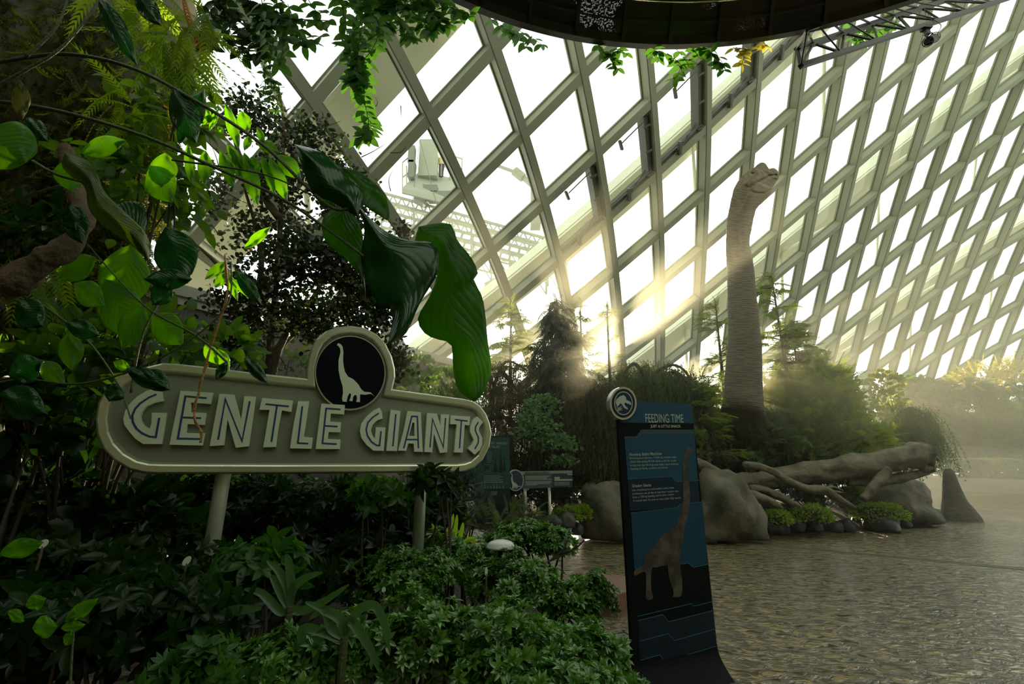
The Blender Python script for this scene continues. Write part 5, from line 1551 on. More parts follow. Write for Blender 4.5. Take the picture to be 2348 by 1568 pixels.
bigleaf('round_leaf', [(-30, 300), (-60, 340), (-50, 380), (20, 388), (60, 372)], [(-30, 300), (0, 285), (40, 279), (75, 305), (86, 345), (60, 372)], 1.95, LANCE, ol, .04, .003)
hang(185, 350, 290, 322, 24, 2.2, LANCE, par=ol); hang(45, 185, 50, 275, 22, 2.1, WALLMOSS, par=ol); hang(60, 270, 110, 325, 20, 2.1, EAR_D, par=ol)
hang(225, -10, 315, 150, 22, 2.3, EAR_D, 'dark_leaf', ol); hang(310, -20, 370, 60, 22, 2.4, EAR_D, 'dark_leaf', ol); hang(0, 1270, 100, 1243, 22, 1.9, LANCE, par=ol)
hang(160, 360, 165, 440, 40, 2.5, LANCE, par=ol); hang(160, 470, 190, 560, 30, 2.5, EAR_D, par=ol)
for pts in ([(-30, 210), (60, 160), (140, 110), (215, 20), (225, -20)], [(-30, 490), (60, 450), (140, 425)], [(60, 130), (130, 60), (160, -20)], [(75, 370), (130, 400), (200, 420)]): stalk(ol, pts, 2.15, .010, 'stem')
# round paddle leaves low on the left
lo = thing('young_plant', 'small plant with a few bright yellow green leaves near the bottom left', 'plant', (P(150, 1560, 2.0).x, 2.0, 0))
for q in ((60, 1390, 105, 1372, 18), (75, 1440, 132, 1435, 26), (150, 1425, 225, 1372, 16), (140, 1440, 195, 1432, 14), (165, 1450, 150, 1480, 13), (20, 1400, 55, 1425, 16), (165, 1420, 172, 1400, 8)):
    hang(*q, Y=1.95, m=BRIGHT, par=lo)
stalk(lo, [(160, 1590), (165, 1500), (170, 1440)], 1.95, .005, 'stem')
tuft = strap_plant  # readable alias

# root dangling in front of the sign
rt = MB()
def rootpts(dx): return [P(x + dx * math.sin(k * 1.9), y, 2.55) for k, (x, y) in enumerate([(515, 585), (520, 640), (521, 680), (505, 730), (492, 770), (482, 800), (472, 840), (462, 870), (455, 900), (447, 930), (445, 955), (452, 975), (462, 990), (460, 1015)])]
rt.tube(smooth_path(rootpts(1.5), 6), .0055, 7, noise_amp=.9); rt.tube(smooth_path(rootpts(-2.0), 6), .0035, 6, noise_amp=.9)
tag(rt.build('aerial_root', mat('orange_root', (.38, .18, .06), .7, bump=(90, .6)), None, True), 'thin orange brown aerial root dangling in front of the letter E', 'root')
ow = MB(); ow.tube(smooth_path([P(x, y, 3.0) for x, y in ((-30, 680), (20, 650), (100, 600), (150, 565), (190, 500), (170, 430), (150, 340))], 6), lerp_list([.10, .09, .06, .05], 37), 14, noise_amp=.5)
tag(ow.build('twisted_trunk', mat('brown_vine_bark', (.11, .075, .045), .85, bump=(16, .8, 6)), None, True), 'gnarled brown climbing trunk at the left edge below the round leaf', 'trunk')

# --- moss hung pillar in the top left corner
pc = thing('mossy_pillar', 'thick moss covered planted pillar filling the top left corner', 'pillar', (P(80, 300, 4.8).x, 5.0, 0))
cx, cy_ = P(60, 300, 4.9).x, 5.3
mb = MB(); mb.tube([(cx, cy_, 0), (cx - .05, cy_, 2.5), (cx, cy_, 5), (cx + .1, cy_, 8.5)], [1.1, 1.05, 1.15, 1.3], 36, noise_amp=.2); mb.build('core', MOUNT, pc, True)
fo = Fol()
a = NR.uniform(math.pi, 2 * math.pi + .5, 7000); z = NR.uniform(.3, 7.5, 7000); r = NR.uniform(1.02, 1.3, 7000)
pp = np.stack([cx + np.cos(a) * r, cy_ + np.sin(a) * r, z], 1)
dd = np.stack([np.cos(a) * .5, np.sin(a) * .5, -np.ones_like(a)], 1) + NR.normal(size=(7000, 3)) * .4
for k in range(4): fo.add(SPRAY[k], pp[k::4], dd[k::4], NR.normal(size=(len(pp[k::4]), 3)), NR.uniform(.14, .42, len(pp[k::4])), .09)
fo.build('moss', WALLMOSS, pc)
# backlit ferns hanging off it
fern_lb = ['backlit yellow green hanging fern left of the orange frond', 'upper backlit hanging fern at the top edge', 'hanging fern whose frond points right across the bright sky', 'lower hanging fern with fronds behind the arching stalks', 'small dim fern at the far left above the sign end']
for k, (x, y, Y, n_, L, mt) in enumerate(((400, 110, 3.4, 26, .75, YFERN), (330, -20, 3.3, 30, .8, YFERN), (440, 40, 3.1, 16, .7, YFERN), (300, 260, 3.6, 26, .6, YFERN), (90, 610, 3.4, 22, .6, YFERN))):
    c = P(x, y, Y); t = thing('hanging_fern', fern_lb[k], 'fern', c, 'hanging ferns at the top left')
    fo = Fol(); a = NR.uniform(0, 2 * math.pi, n_)
    d = np.stack([np.cos(a) * .7, np.sin(a) * .5, NR.uniform(-1.2, .3, n_)], 1)
    fo.add(FROND[0], np.array(c) + NR.normal(size=(n_, 3)) * .08, d, np.array([0, -.4, 1]), L * NR.uniform(.6, 1.0, n_), .07)
    fo.build('frond', mt, t)
    if k == 2:
        fo = Fol(); fo.add(FROND[0], [P(395, 60, 3.0)], [P(520, 82, 3.0) - P(395, 60, 3.0)], (0, -1, .4), .62, .07); fo.add(FROND[0], [P(425, 60, 3.0)], [P(438, 150, 3.0) - P(425, 60, 3.0)], (0, -1, 0), .33, .05)
        fo.build('frond', YFERN, t)
        fo = Fol(); fo.add(FROND[0], [P(418, -10, 3.0)], [P(448, 145, 3.0) - P(418, -10, 3.0)], (0, -1, 0), .5, .035)
        fo.build('orange_frond', leafmat('dying_frond', (.35, .12, .02), (.5, .2, .03), (.8, .28, .03), .5), t)
# general bright understorey behind the stalks (fine ferns and leaves)
shrub('broadleaf_climber', 'backlit tangle of mixed leaves just left of the dark small-leaved tree', 'plant', None, [(330, 420, 3.9, 130, 150), (400, 250, 4.1, 90, 120)], [LF4, LF6], TANGLE, 75, .16, .05, up_mix=-.6, shell=.5, lump=.5, gap=.15)
shrub('broadleaf_climber', 'leafy tangle with yellow green tips directly above the left end of the sign', 'plant', None, [(330, 790, 3.9, 150, 70), (150, 820, 3.5, 130, 100), (520, 800, 4.0, 70, 50)], [LF4, LF6], TANGLE, 80, .15, .05, up_mix=.2, shell=.4, lump=.5, gap=.1)
shrub('broadleaf_climber', 'dark leafy tangle at the left edge beside the sign end', 'plant', None, [(60, 960, 3.2, 150, 130), (40, 560, 3.6, 110, 120)], [LF4, LF6], DKGREEN, 90, .17, .06, up_mix=-.2, shell=.4, lump=.5)

# --- dark small-leaved tree
TY = 6.6
tr = thing('small_leaved_tree', 'dark tree with tiny round leaves behind the drooping leaves and round emblem', 'tree', (P(600, 900, TY).x, TY, 0))
mb = MB(); base = Vector((P(600, 900, TY).x, TY, 0))
limbs = [[(600, 1050), (560, 800), (520, 640), (450, 560)], [(600, 1050), (620, 800), (640, 560), (650, 300), (640, 210)], [(600, 1050), (640, 800), (740, 640), (780, 420)], [(620, 820), (720, 720), (840, 690), (880, 620)], [(600, 1000), (430, 760), (330, 640), (290, 560)], [(640, 500), (560, 380), (520, 260)], [(560, 780), (600, 600), (560, 430)], [(650, 700), (760, 760), (860, 800)]]
for pts in limbs: mb.tube(smooth_path([P(x, y, TY + U(-.3, .3)) for x, y in pts], 6), lerp_list([.065, .018], 6 * (len(pts) - 1) + 1), 8, noise_amp=.3)
mb.tube([base, P(600, 1050, TY)], .09, 10)
mb.build('trunk', BARK, tr, True)
fo = Fol()
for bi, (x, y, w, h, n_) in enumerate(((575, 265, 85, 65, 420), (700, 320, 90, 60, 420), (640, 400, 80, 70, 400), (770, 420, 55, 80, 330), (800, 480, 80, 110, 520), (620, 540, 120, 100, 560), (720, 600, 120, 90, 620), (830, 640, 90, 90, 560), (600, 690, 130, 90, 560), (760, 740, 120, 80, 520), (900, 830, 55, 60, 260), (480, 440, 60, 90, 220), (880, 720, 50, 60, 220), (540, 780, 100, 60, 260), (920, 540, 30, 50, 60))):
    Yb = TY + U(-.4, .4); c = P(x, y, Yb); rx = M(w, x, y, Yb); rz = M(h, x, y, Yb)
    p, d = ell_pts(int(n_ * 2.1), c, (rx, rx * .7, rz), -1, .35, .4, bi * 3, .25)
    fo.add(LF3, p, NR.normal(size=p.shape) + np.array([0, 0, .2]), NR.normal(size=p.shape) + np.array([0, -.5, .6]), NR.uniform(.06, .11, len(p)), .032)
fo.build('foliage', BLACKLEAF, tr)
mb = MB()
for k in range(70):
    x = U(430, 930); y = U(240, 840); a_ = P(x, y, TY + U(-.4, .4)); b_ = a_ + Vector((U(-.5, .5), U(-.2, .2), U(-.3, .5)))
    mb.tube(smooth_path([a_, a_.lerp(b_, .5) + Vector((U(-.06, .06), 0, U(-.06, .06))), b_], 3), lerp_list([.010, .003], 7), 5)
mb.build('fine_branch', TWIG, tr)['kind'] = 'stuff'

# --- hanging vines at the top and round the walkway edge
def vine(label, strands, Y, size, mt, dens=1.0, group='leafy vines hanging at the top'):
    x, y = strands[0][0][:2]
    c = P(x, y, Y); t = thing('hanging_vine', label, 'vine', c, group)
    mb = MB(); fo = Fol()
    for st in strands:
        q = smooth_path([P(p[0], p[1], Y + (p[2] if len(p) > 2 else 0)) for p in st], 6)
        mb.tube(q, .004, 5)
        L = sum((u - v).length for u, v in zip(q, q[1:])); n_ = max(2, int(L / size * 1.3 * dens))
        for k in range(n_):
            s = (k + .5) / n_ * (len(q) - 1); p = q[int(s)].lerp(q[min(int(s) + 1, len(q) - 1)], s % 1)
            a0 = U(0, 6.28)
            for m_ in range(3):
                a1 = a0 + m_ * 2.09
                fo.add(LF4, [p], [(math.cos(a1) * .8, U(-.4, .4), math.sin(a1) * .55 - .45)], (U(-.4, .4), -1, U(-.2, .7)), size * U(.9, 1.3), size * .30)
    mb.build('stem', TWIG, t); fo.build('leaf_cluster', mt, t)
    return t
vine('long thick leafy vine hanging lowest against the bright glass at the upper left', [[(770, -40), (790, 40), (800, 110), (815, 170), (835, 230), (845, 290), (825, 318)], [(850, -30), (830, 60), (820, 140), (840, 200)], [(800, -20), (870, 60), (830, 150), (800, 190)]], 3.3, .125, VINE, 1.5)
vine('leafy vine with loose three-leaf sprigs left of the longest vine', [[(610, -40), (640, 40), (650, 100), (640, 150)], [(640, 45), (700, 45), (760, 48)], [(660, 10), (680, 60), (700, 105)], [(650, 90), (700, 100), (740, 80)], [(600, 0), (610, 70), (625, 120)], [(690, -30), (720, 20), (735, 30)]], 3.3, .12, VINE)
vine('thin vine with tiny leaves between the steel crossing and the dark tree', [[(615, 130), (622, 190), (618, 230)], [(618, 180), (640, 200), (632, 260)], [(605, 150), (610, 215)]], 3.3, .06, VINE, .8)
vine('leafy vine bunch at the top beside the start of the walkway', [[(880, -30), (900, 20), (930, 60), (940, 90)], [(900, -10), (960, 40), (990, 75)], [(980, -20), (1000, 30), (1010, 60)], [(1000, -10), (1040, 20), (1080, 40)], [(860, -20), (880, 40), (890, 60)], [(940, -20), (980, 20), (1040, 60)], [(840, -10), (900, 10), (980, 10)], [(780, 0), (850, 20), (900, 15)]], 3.6, .125, VINE, 1.6)
vine('upper left mass of leaves at the top edge above the dark tree', [[(480, -40), (520, 10), (560, 60), (580, 100)], [(540, -40), (590, 20), (620, 60)], [(560, 0), (640, 30), (660, 70)], [(520, 20), (530, 80), (560, 130)], [(500, 0), (470, 60), (480, 110)], [(590, 30), (600, 90), (590, 130)]], 3.4, .13, DKGREEN, 1.5)
VW = 5.7
vine('short vine sprig under the left part of the dark walkway', [[(1150, 50), (1190, 85), (1210, 110)], [(1190, 70), (1225, 90), (1245, 105)], [(1120, 40), (1160, 65), (1185, 80)]], VW, .16, VINE, .9)
vine('short vine sprig with yellowish tips under the middle of the walkway', [[(1370, 100), (1390, 125), (1425, 140)], [(1410, 110), (1440, 125)], [(1400, 115), (1405, 145), (1420, 160)]], VW, .15, VINE, .9)
vine('longest vine sprig under the walkway left of the open vents', [[(1495, 110), (1530, 125), (1560, 150), (1545, 185)], [(1550, 112), (1570, 135), (1580, 150)], [(1500, 115), (1510, 135)]], VW, .16, VINE, 1.1)
vine('dark vine sprig under the walkway just left of the yellow one', [[(1600, 112), (1640, 125), (1660, 150)], [(1625, 115), (1650, 145), (1660, 165)], [(1590, 112), (1600, 130)]], VW, .16, VINE, 1.0)
vine('yellow autumn coloured vine sprig under the walkway', [[(1680, 108), (1705, 125), (1700, 150)], [(1700, 110), (1720, 115)], [(1752, 98), (1756, 106)]], VW, .14, YELLOWLEAF, 1.2)
vine('vine sprig hanging through the black lattice truss', [[(1940, 55), (1980, 75), (1975, 100)], [(1960, 60), (2010, 70), (2040, 60)], [(1950, 85), (1985, 90)], [(2040, 20), (2050, 60)]], 6.6, .18, VINE, 1.0)

# ---------------------------------------------------------------- trees and shrubs of the far beds
def conifer(name, label, cx, base, top, hw, Y, m, n_=700, size=.30, gz=.3, group=None, cone=.7, droop=-.1, wid=.38, gap=-.15, lean=0, lower=None, cat='tree', bark=BARK):
    tp = P(cx + lean, top, Y); bx = P(cx, base, Y); b = Vector((tp.x, Y, gz))
    R0 = M(hw, cx, (base + top) / 2, Y); zb = bx.z if lower is None else lower
    t = thing(name, label, cat, b, group)
    mb = MB(); tk = smooth_path([b, b.lerp(tp, .5) + Vector((U(-.1, .1), 0, 0)), tp], 6); mb.tube(tk, lerp_list([.06 + R0 * .05, .012], len(tk)), 8)
    fo = Fol(); pp, dd, LL = [], [], []
    H = tp.z - zb
    sd = len(label) * 1.7
    nb = max(14, n_ // 12)
    for k in range(nb):
        u = R.random() ** .8; z = zb + H * u
        a = U(0, 6.283); rr = R0 * ((1 - u) ** cone * 1.0 + .10) * U(.65, 1.1) * (1 + .45 * noise.noise(Vector((math.cos(a) * 1.5, math.sin(a) * 1.5, z * 1.1 + sd))))
        if noise.noise(Vector((math.cos(a) * 2, math.sin(a) * 2, z * 1.6 + sd + 9))) < gap: continue
        ctr = b.lerp(tp, (z - b.z) / (tp.z - b.z)); d = Vector((math.cos(a), math.sin(a), .25 + droop))
        e2 = ctr + d * rr
        if rr > .15: mb.tube([ctr, ctr.lerp(e2, .5) + Vector((0, 0, .06 * rr)), e2], [.016, .010, .004], 5)
        cnt = max(3, int(12 * rr / (R0 + .01) + 2))
        for s in range(cnt):
            v = (s + R.random()) / cnt
            p = ctr.lerp(e2, .25 + .8 * v) + Vector((U(-.06, .06), U(-.06, .06), U(-.05, .05)))
            pp.append(p); dd.append(d * .8 + Vector((U(-.7, .7), U(-.7, .7), U(-.3, .3) + droop))); LL.append(size * U(.6, 1.2))
    for s in range(10): pp.append(tp - Vector((0, 0, .06 * s))); dd.append(Vector((U(-.5, .5), U(-.5, .5), 1))); LL.append(size * .8)
    pp, dd, LL = np.array(pp), np.array(dd), np.array(LL)
    for k in range(4): fo.add(SPRAY[k], pp[k::4], dd[k::4], NR.normal(size=(len(pp[k::4]), 3)) * .5 + np.array([0, 0, 1]), LL[k::4], LL[k::4] * wid)
    mb.build('trunk', bark, t, True); fo.build('foliage', m, t)
    return t


def weeper(name, label, arcs, Y, m, n_=400, L=(.4, 1.2), gz=.3, group=None, wid=.03, cat='tree', spread=.35):
    """arching boughs (picture paths) with curtains of hanging twigs"""
    x, y = arcs[0][0][:2]; c = P(x, y, Y)
    t = thing(name, label, cat, (c.x, Y, gz), group)
    mb = MB(); fo = Fol(); pp = []
    for arc in arcs:
        q = smooth_path([P(p[0], p[1], Y + (p[2] if len(p) > 2 else 0)) for p in arc], 6)
        mb.tube(q, lerp_list([.06, .02], len(q)), 7, noise_amp=.3)
        for k in range(n_ // len(arcs)):
            s = R.random() * (len(q) - 1); p = q[int(s)].lerp(q[min(int(s) + 1, len(q) - 1)], s % 1)
            pp.append(p + Vector((U(-1, 1) * spread, U(-1, 1) * spread, U(-.1, .12))))
    pp = np.array(pp); N = len(pp)
    LL = NR.uniform(L[0], L[1], N); LL = np.minimum(LL, np.maximum(.15, pp[:, 2] - gz))
    dd = np.stack([NR.normal(size=N) * .15, NR.normal(size=N) * .15, -np.ones(N)], 1)
    for k in range(4): fo.add(STRAND[k], pp[k::4], dd[k::4], NR.normal(size=(len(pp[k::4]), 3)) * np.array([1, 1, .1]), LL[k::4], wid)
    mb.build('bough', BARK, t, True); fo.build('foliage', m, t)
    return t


conifer('cypress', 'feathery green cypress right of the drooping backlit leaf, against the glass', 1172, 960, 688, 68, 13.0, CYPRESS, 900, .34, gap=-.3, cone=.6)
conifer('cedar', 'darkest cedar with tangled drooping top in front of the sun glow', 1275, 980, 688, 98, 12.4, CEDAR, 2200, .42, gap=-.5, cone=.75, droop=-.5, wid=.3)
conifer('cypress', 'thin feathery young cypress nearest the sun', 1392, 960, 700, 42, 12.2, CYPRESS, 420, .26, gap=-.15, cone=.45)
conifer('cypress', 'small feathery tree just right of the darkest cedar', 1330, 960, 700, 55, 12.8, WEEP, 420, .30, gap=-.1)
weeper('weeping_conifer', 'arching weeping conifer above the round emblem of the tall blue panel', [[(1500, 1010), (1490, 880), (1530, 838), (1570, 850), (1590, 900)], [(1500, 900), (1470, 850), (1450, 835), (1425, 870), (1410, 930)], [(1490, 880), (1440, 900), (1400, 960)], [(1540, 850), (1580, 880), (1600, 960)]], 11.0, WEEP, 900, (.5, 1.6))
weeper('weeping_conifer', 'weeping conifer with brown hanging twigs left of the squarish boulder', [[(1340, 1120), (1330, 980), (1370, 900), (1400, 880), (1440, 930)], [(1330, 1000), (1290, 960), (1270, 960)], [(1340, 950), (1390, 960), (1420, 1010)], [(1370, 900), (1350, 880), (1310, 900)]], 10.4, BROWNW, 1000, (.5, 1.9), wid=.022)
weeper('weeping_conifer', 'brown weeping conifer directly behind the drooping backlit leaf tip', [[(1120, 1050), (1130, 900), (1160, 830), (1210, 850)], [(1130, 880), (1100, 850), (1060, 880), (1040, 930)], [(1150, 850), (1190, 900), (1230, 960)], [(1120, 960), (1170, 960), (1200, 1000)]], 11.2, BROWNW, 1100, (.5, 1.8), wid=.024)
weeper('weeping_conifer', 'dark weeping conifer under the darkest cedar', [[(1270, 1100), (1265, 960), (1250, 900), (1200, 900)], [(1270, 940), (1310, 900), (1345, 940)], [(1262, 900), (1290, 870), (1340, 890)]], 11.6, CEDAR, 1000, (.6, 1.8), wid=.035)
shrub('katsura', 'pale green round-leaved shrub above the low blue-grey sign', 'shrub', None, [(1245, 930, 10.0, 45, 30), (1230, 990, 9.6, 60, 26), (1270, 1020, 9.5, 55, 24), (1290, 1060, 9.4, 40, 18), (1225, 960, 9.7, 40, 20)], LF4, KATS, 170, .085, .036, up_mix=.0, gz=.3, shell=.35)
shrub('low_shrub', 'dim low shrubs under the low blue-grey sign', 'shrub', None, [(1240, 1130, 9.6, 70, 30), (1180, 1150, 9.4, 70, 30), (1310, 1120, 9.9, 50, 40)], SPRAY, CEDAR, 90, .22, .08, gz=.1)
shrub('blue_spruce', 'small bluish spruce left of the tall dark green panel', 'shrub', None, [(1062, 1120, 7.4, 36, 50), (1075, 1170, 7.3, 34, 36)], SPRAY, BLUESP, 190, .16, .06, gz=.05)
shrub('golden_shrub', 'small yellow green bush right of the right sign post top', 'shrub', None, [(1030, 1165, 6.6, 34, 34), (1020, 1130, 6.6, 24, 20)], LF4, GOLDS, 260, .07, .02, gz=.05)
shrub('broadleaf_shrub', 'hazy shrub in front of the retaining wall right of the round emblem', 'shrub', None, [(960, 850, 10.6, 55, 40), (1010, 880, 10.4, 50, 40), (930, 900, 10.2, 50, 50)], LF4, SHRUBG, 60, .14, .05, gz=.2, gap=.1)
shrub('broadleaf_shrub', 'dim shrub behind the big sign right end, by the hanging twigs', 'shrub', None, [(1030, 960, 9.2, 70, 70), (1080, 1040, 9.0, 50, 60)], SPRAY, SHRUBG, 70, .22, .08, gz=.1)
shrub('broadleaf_shrub', 'dim shrub below the retaining wall left of the round emblem', 'shrub', None, [(640, 830, 7.6, 80, 30), (560, 850, 7.4, 60, 36)], LF4, SHRUBG, 70, .12, .045, gz=.1)
shrub('fern_clump', 'dim ferny clump at the foot of the low blue-grey sign', 'fern', None, [(1180, 1185, 8.0, 60, 14), (1120, 1200, 7.0, 50, 14)], FROND, WEEP, 60, .3, .07, gz=.02)

for lb, bl in (('dark low hedge at the back left of the low blue-grey sign', [(1120, 1090, 12.0, 80, 60), (1040, 1080, 11.6, 60, 60)]),
 ('dark low hedge behind the low blue-grey sign and pale shrub', [(1240, 1090, 12.6, 90, 60), (1300, 1040, 12.9, 60, 60)]),
 ('dark low hedge behind the squarish boulder and tall blue panel', [(1390, 1090, 12.4, 90, 60), (1480, 1100, 12.2, 80, 50)]),
 ('dark low hedge under the dinosaur neck behind the thick log', [(1620, 1090, 13.0, 90, 50), (1740, 1090, 13.2, 90, 45)]),
 ('dark low hedge behind the right half of the thick log', [(1860, 1085, 13.6, 90, 40), (1980, 1080, 14.4, 80, 36)])):
    shrub('gap_filling_hedge', lb, 'hedge', 'added dark low hedges covering bright gaps at the back of the island', bl, LF4, DKGREEN, 190, .14, .06, gz=.05, shell=.3)  # hedges added to darken the bright sky gaps behind the shrubs

# trees round the neck
conifer('cypress', 'feathery cypress with clumped branches left of the dinosaur neck', 1640, 1000, 690, 62, 12.6, CYPRESS, 900, .34, gap=-.05, cone=.5)
conifer('cypress', 'tall loose cypress right of the dinosaur neck, reaching highest', 1768, 960, 628, 62, 12.8, CYPRESS, 1000, .34, gap=0.0, cone=.45)
conifer('spruce', 'dense dark green conifer right behind the tall loose cypress', 1812, 960, 740, 80, 13.2, WEEP, 1500, .36, gap=-.5, cone=.9)
conifer('spruce', 'small bright green conifer between the tall blue panel and the neck', 1612, 1060, 880, 60, 10.8, CYPRESS, 700, .28, gap=-.35)
shrub('cypress_bush', 'broad hazy cypress mound right of the neck base', 'shrub', None, [(1820, 960, 12.6, 90, 90), (1885, 900, 12.9, 70, 60), (1780, 1020, 12.4, 80, 60)], SPRAY, CYPRESS, 60, .40, .20, gz=.3, lump=.6, gap=.2, shell=.5)
shrub('cypress_bush', 'dark cypress mound in front of the neck base', 'shrub', None, [(1700, 1040, 12.0, 80, 70), (1640, 1030, 12.0, 60, 60), (1750, 1000, 11.6, 50, 50)], SPRAY, WEEP, 80, .34, .16, gz=.3, lump=.6, shell=.5)
shrub('cypress_bush', 'hazy bush below the leaning golden shrub behind the thick log', 'shrub', None, [(1920, 1000, 12.4, 80, 60), (1860, 1030, 12.0, 70, 40), (1980, 1020, 12.9, 60, 40)], SPRAY, CYPRESS, 60, .38, .18, gz=.3, lump=.5, shell=.5)
weeper('weeping_conifer', 'small weeping conifer draping behind the curved branch', [[(1790, 1060), (1800, 1000), (1830, 980), (1850, 1010)], [(1800, 1000), (1770, 1000), (1750, 1030)], [(1860, 1060), (1880, 1000), (1920, 990)]], 11.9, WEEP, 600, (.3, .9))
shrub('golden_shrub', 'tall golden green shrub left of the gap in the far trees', 'shrub', None, [(1925, 880, 14.5, 36, 44), (1940, 940, 14.3, 40, 50)], LF4, GOLDS, 70, .16, .055, gz=.3)
shrub('clipped_tree', 'round-topped golden green shrub just right of the gap in the far trees', 'shrub', None, [(2030, 880, 17.0, 36, 26), (2035, 920, 17.0, 34, 26), (2035, 960, 17, 40, 30)], LF4, GOLDS, 70, .18, .07, gz=.3)
weeper('weeping_conifer', 'dome of grey green weeping twigs behind the log pile right end', [[(2060, 1040), (2055, 960), (2085, 935), (2130, 960), (2150, 1010)], [(2060, 960), (2030, 980), (2010, 1020)], [(2085, 935), (2110, 990)]], 15.2, WEEP, 1000, (.4, 1.6), wid=.04)
shrub('broadleaf_tree', 'dark broadleaf tree right of the round-topped golden shrub', 'tree', None, [(2140, 920, 29, 60, 44), (2100, 900, 29, 40, 26), (2170, 990, 29, 60, 60), (2090, 970, 29, 50, 50)], BIGROS, SHRUBG, 12, .65, gz=.5)
shrub('cypress_bush', 'dense dark conifer mass behind the top of the tall blue panel', 'shrub', None, [(1480, 960, 12.3, 90, 90), (1400, 975, 12.6, 70, 70), (1560, 960, 12.6, 70, 80), (1480, 1060, 12.2, 110, 50)], SPRAY, WEEP, 170, .36, .17, gz=.3, lump=.6, shell=.5)
conifer('spruce', 'broad dark conifer right of the dark broadleaf tree', 2220, 1070, 868, 75, 29.0, WEEP, 1300, .8, gap=-.5, gz=.6)
conifer('spruce', 'tall hazy conifer at the right edge of the photo', 2320, 1080, 850, 95, 30.0, SHRUBG, 1500, .8, gap=-.5, gz=.6, cone=.5)
shrub('bamboo', 'wispy yellow bamboo tops over the conifers at the right edge', 'plant', None, [(2280, 870, 28, 70, 26), (2340, 860, 28, 50, 22), (2215, 885, 28, 24, 16)], SPRAY, YELLOWLEAF, 6, .8, .16, gz=.6, gap=.2)
shrub('broadleaf_shrub', 'hazy low shrubs in the far bed behind the kerb', 'shrub', None, [(2200, 1075, 29, 80, 30), (2300, 1080, 27, 80, 26), (2120, 1065, 30, 60, 40)], LF4, SHRUBG, 16, .34, .12, gz=.7)
shrub('broadleaf_shrub', 'taller hazy shrubs behind the far bed at the right', 'shrub', None, [(2260, 1020, 28.5, 90, 50), (2340, 1010, 28.5, 60, 60), (2180, 1030, 30, 70, 60), (2110, 1020, 30, 60, 60)], SPRAY, SHRUBG, 14, .7, .28, gz=.7)
# tree fern
tf = P(2250, 1055, 25.5)
t = thing('tree_fern', 'tree fern with a few long fronds at the far right', 'fern', (tf.x, tf.y, .5))
mb = MB(); mb.tube([(tf.x, tf.y, .0), tf], .12, 10); mb.build('trunk', BARK, t, True)
fo = Fol(); a = np.array([-.2, .25, .6, 1.3, 2.2, 2.9, 3.4, 4.2, 5.0, 5.7])
fo.add(FROND[1], np.repeat(np.array([tf]), 10, 0), np.stack([np.cos(a), np.sin(a), np.full(10, .35)], 1), (0, 0, 1), 2.1, .42); fo.build('frond', CYPRESS, t)
# pots of dry leaves and ferny plants between the logs
shrub('fern_clump', 'ferny sprigs growing between the branches in the log pile', 'fern', None, [(1850, 1120, 11.2, 60, 26), (1810, 1150, 10.8, 40, 20), (1900, 1150, 11.0, 40, 20)], FROND, CEDAR, 80, .28, .06, gz=.3)

# moss cushions
def moss(label, x, y, w, h, Y=None, gz=.12):
    c = P(x, y, Y)
    rx, rz = M(w / 2, x, y, Y), M(h / 2, x, y, Y)
    t = thing('moss_cushion', label, 'plant', (c.x, c.y, gz), 'bright moss-like cushions edging the planted island')
    N = int(rx * rz * 9000) + 500
    p, d = ell_pts(N, c, (rx, rx * .6, rz), -.5, .9, .22, x * .1)
    fo = Fol(); fo.add(LF3, p, unit(d + NR.normal(size=d.shape) * .6), NR.normal(size=p.shape), NR.uniform(.04, .08, len(p)), .013)
    fo.build('foliage', MOSSY, t)
    mb = MB(); rows = [[c + Vector((rx * .88 * math.cos(a) * math.sin(b), rx * .55 * math.sin(a) * math.sin(b), rz * .85 * math.cos(b))) for a in [2 * math.pi * k / 20 for k in range(21)]] for b in [math.pi * q / 10 for q in range(11)]]
    mb.grid(rows); mb.build('core', EARTH, t, True)
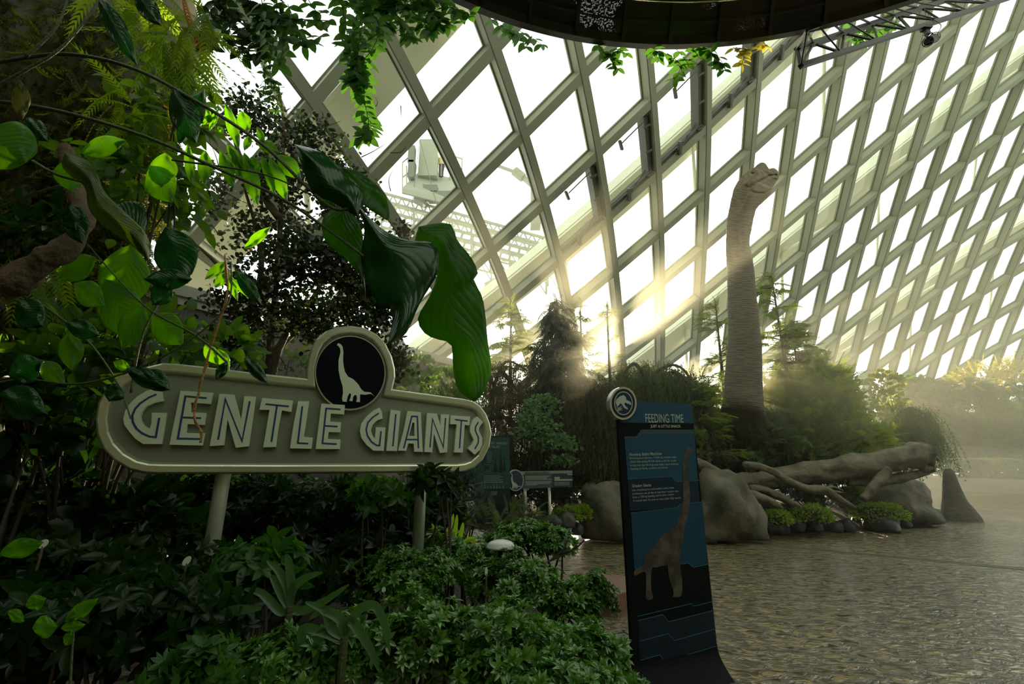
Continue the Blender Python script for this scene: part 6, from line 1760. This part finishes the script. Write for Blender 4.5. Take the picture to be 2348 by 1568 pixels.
moss('narrow moss cushion just right of the tall boulder', 1782, 1188, 58, 34, 10.1)
moss('moss cushion in the middle of the island edge, second from the right', 1862, 1182, 88, 46, 10.3)
moss('widest moss cushion in front of the widest boulder', 2018, 1178, 116, 44, 11.2)
moss('small moss cushion higher up, above and left of the widest one', 1955, 1137, 46, 44, 11.3)
moss('moss cushion between the tall blue panel and the tall boulder', 1632, 1200, 48, 32, 9.6)
moss('far moss patch left of the squarish boulder', 1300, 1182, 66, 34, 9.1)
moss('second far moss patch touching the squarish boulder', 1334, 1176, 40, 30, 9.2)

# low mist drifting over the planted island, and thin air haze under the glass
def mist(name, label, c, s, dens, col, g, seed=0):
    m = bpy.data.materials.new(name); m.use_nodes = True
    n = m.node_tree.nodes; l = m.node_tree.links; n.remove(n['Principled BSDF'])
    v = n.new('ShaderNodeVolumeScatter'); v.inputs['Color'].default_value = (*col, 1); v.inputs['Density'].default_value = dens; v.inputs['Anisotropy'].default_value = g
    l.new(v.outputs[0], n['Material Output'].inputs['Volume'])
    bm = bmesh.new(); bmesh.ops.create_icosphere(bm, subdivisions=4, radius=1) if seed else bmesh.ops.create_cube(bm, size=2)
    for q in bm.verts:
        k = 1 + (.25 * noise.noise(q.co * 1.6 + Vector((seed, 0, 0))) if seed else 0)
        q.co = Vector((q.co.x * s[0] * k, q.co.y * s[1] * k, q.co.z * s[2] * k))
    me = bpy.data.meshes.new(name); bm.to_mesh(me); bm.free()
    o = link(name, me, m); o.location = c
    return tag(o, label, 'mist', None, 'stuff')
mist('air_haze', 'thin damp haze filling the space under the glass beyond the signs', (9, 18.5, 3.1), (18, 12.5, 3.0), .012, (1.0, .98, .80), .74)
mist('sun_tinted_mist', 'mist puff tinted gold in place of sunlight, drifting right of the dinosaur neck base', P(1840, 930, 11.2), (2.2, .8, 1.15), .14, (1.0, .86, .45), .5, 5)  # gold scatter colour stands in for sunshine that the trees block
mist('low_mist', 'pale low mist lying over the floor at the right of the log pile', P(2230, 1080, 17), (4.5, 2.5, 1.0), .012, (.95, 1.0, .92), .4, 9)
